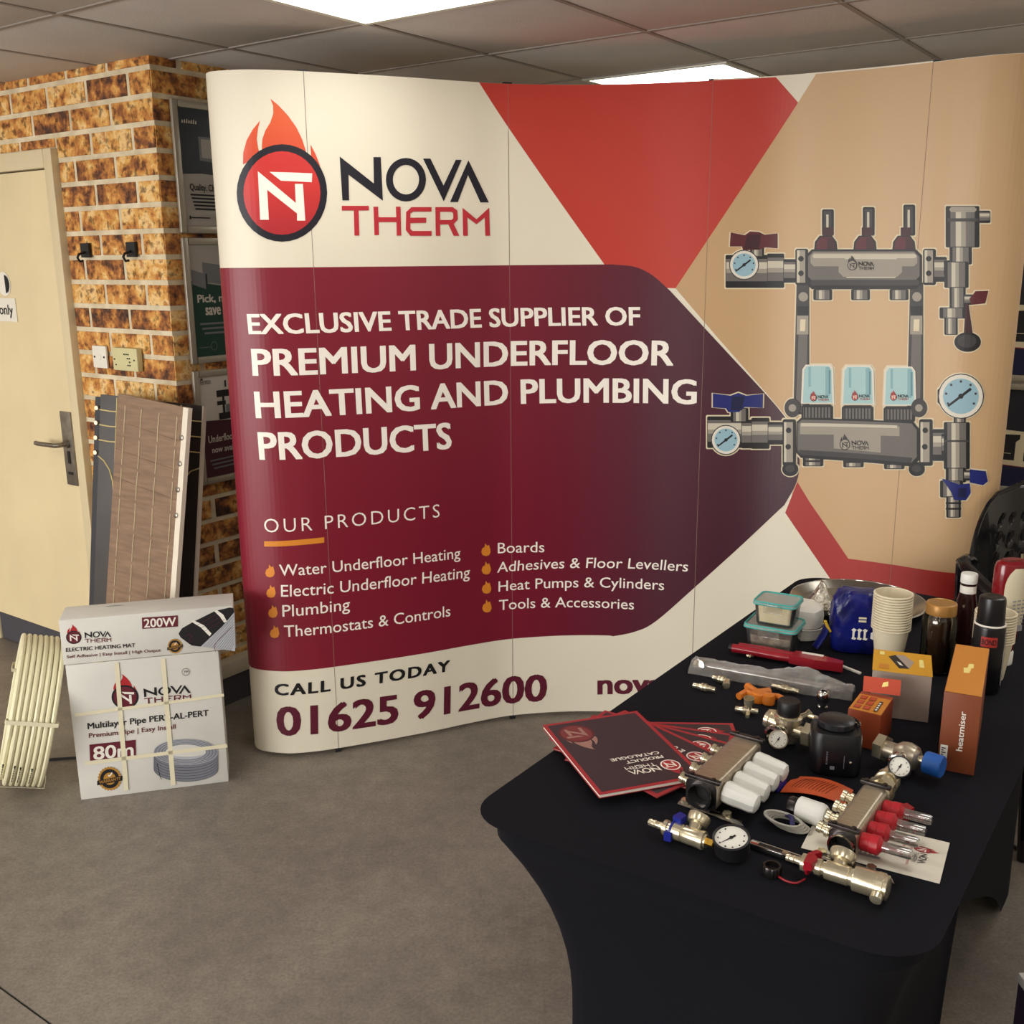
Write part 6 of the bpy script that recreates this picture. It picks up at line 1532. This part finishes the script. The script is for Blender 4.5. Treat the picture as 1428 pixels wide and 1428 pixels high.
# ================================================================== CHAIRS, CABLE, BOXES BY THE TABLE
m_chair = mat('black_glossy_plastic', (14,13,18), .16, coat=.5)
def chair(label, loc, rz, group):
    t = thing('plastic_armchair', label, 'chair', loc, rz, group)
    W_, zb, zt_ = .275, .50, .995
    nu, nv = 36, 24
    def sp(f, g_):    # f across -1..1, g_ up 0..1
        half = W_*(1-.0*g_)*math.sqrt(max(0, 1-(max(0, g_-.30)/.70)**2.2*.999)) if g_ > .30 else W_
        x = f*half; y = .10*(1-(x/W_)**2)+.05*g_
        return Vector((x, y, zb+(zt_-zb)*g_))
    vs = []; fs = []
    for j in range(nv+1):
        for i in range(nu+1): vs.append(sp(2*i/nu-1, j/nv))
    for j in range(nv):
        for i in range(nu):
            hole = j in (9, 12, 15, 18) and i % 4 == 2 and 6 < i < 30 and not (j == 18 and not 9 < i < 27)
            if not hole: fs.append((j*(nu+1)+i, j*(nu+1)+i+1, (j+1)*(nu+1)+i+1, (j+1)*(nu+1)+i))
    q = local(t); q.add(vs, fs); o = mesh_obj('back_shell', q, m_chair, t, angle=60)
    md = o.modifiers.new('thick', 'SOLIDIFY'); md.thickness = .006; md.offset = 0
    q = local(t); q.tube([sp(-1, g_/20) for g_ in range(0, 20)]+[sp(0, 1)]+[sp(1, (19-g_)/20) for g_ in range(0, 20)], .007, 8); mesh_obj('back_rim', q, m_chair, t)
    q = local(t); vs = []; 
    for j in range(9):
        for i in range(13):
            f, g_ = i/6-1, j/8; vs.append((f*.23*(1+.06*(1-g_)), .09-.43*g_, .46-.02*(1-(f)**2)+(.03*(1-g_)**3)))
    q.add(vs, [(j*13+i, j*13+i+1, (j+1)*13+i+1, (j+1)*13+i) for j in range(8) for i in range(12)]); o = mesh_obj('seat', q, m_chair, t); md = o.modifiers.new('thick', 'SOLIDIFY'); md.thickness = .012
    for s_ in (-1, 1):
        q = local(t); q.tube([(s_*.268, .02, .80), (s_*.29, .012, .812), (s_*.318, 0, .808), (s_*.326, -.03, .795), (s_*.325, -.12, .76), (s_*.315, -.28, .72)], .02, 10, None, False, .6); mesh_obj('armrest', q, m_chair, t)
        q = local(t); q.tube([(s_*.322, -.0, .80), (s_*.326, -.02, .62), (s_*.325, -.05, .45), (s_*.32, -.08, .003)], .017, 10); mesh_obj('arm_support', q, m_chair, t)
        q = local(t); q.tube([(s_*.314, -.28, .72), (s_*.30, -.30, .45), (s_*.285, -.33, .003)], .017, 10); mesh_obj('leg', q, m_chair, t)
        q = local(t); q.tube([(s_*.255, .03, .56), (s_*.25, .08, .40), (s_*.262, .14, .003)], .017, 10); mesh_obj('leg', q, m_chair, t)
        q = local(t); q.box((s_*.24, -.10, .44), (.03, .36, .03), None, 0, .006); mesh_obj('seat_rail', q, m_chair, t)
    return t
ch = chair('glossy black perforated plastic armchair standing between the table and the display stand', (1.65, 3.03, 0), math.radians(15), None)
# ---- black cable on the right
P = [onz(u, v, .005) for u, v in ((1395,1168), (1408,1177), (1428,1190), (1460,1206))]
b = MB(); b.tube([Vector((*q_, .006)) for q_ in catmull([(q.x, q.y) for q in P], 6)], .0055, 8)
solo(mesh_obj('power_cable', b, m_cable), 'thick black cable crossing the floor beside the table cover', 'cable', (P[1].x, P[1].y, 0))
# ---- cardboard box under the table, carton at the right
m_kraft = mat('kraft_card', (150,106,62), .75, rgb2=(136,96,56), scale=20)
t = thing('cardboard_box', 'brown cardboard box stored under the black covered table', 'box', on(-.53, 2.16, 0), YAW)
q = local(t); q.box((0, 0, .12), (.28, .30, .24), None, 0, .003); mesh_obj('carton_body', q, m_kraft, t)
q = local(t); q.box((0, 0, .2405), (.05, .30, .001)); mesh_obj('tape', q, m_tape, t, smooth=False)
pz = onz(1421, 1357, .30)
t = thing('carton', 'dark blue carton with a white top edge on the floor right of the table', 'box', (pz.x+.15, pz.y-.10, 0), 0.)
q = local(t); q.box((0, 0, .14), (.30, .20, .28), None, 0, .003); mesh_obj('carton_body', q, mat('carton_navy', (16,20,60), .4), t)
q = local(t); q.box((0, 0, .29), (.302, .202, .022), None, 0, .003); mesh_obj('lid', q, m_card, t)
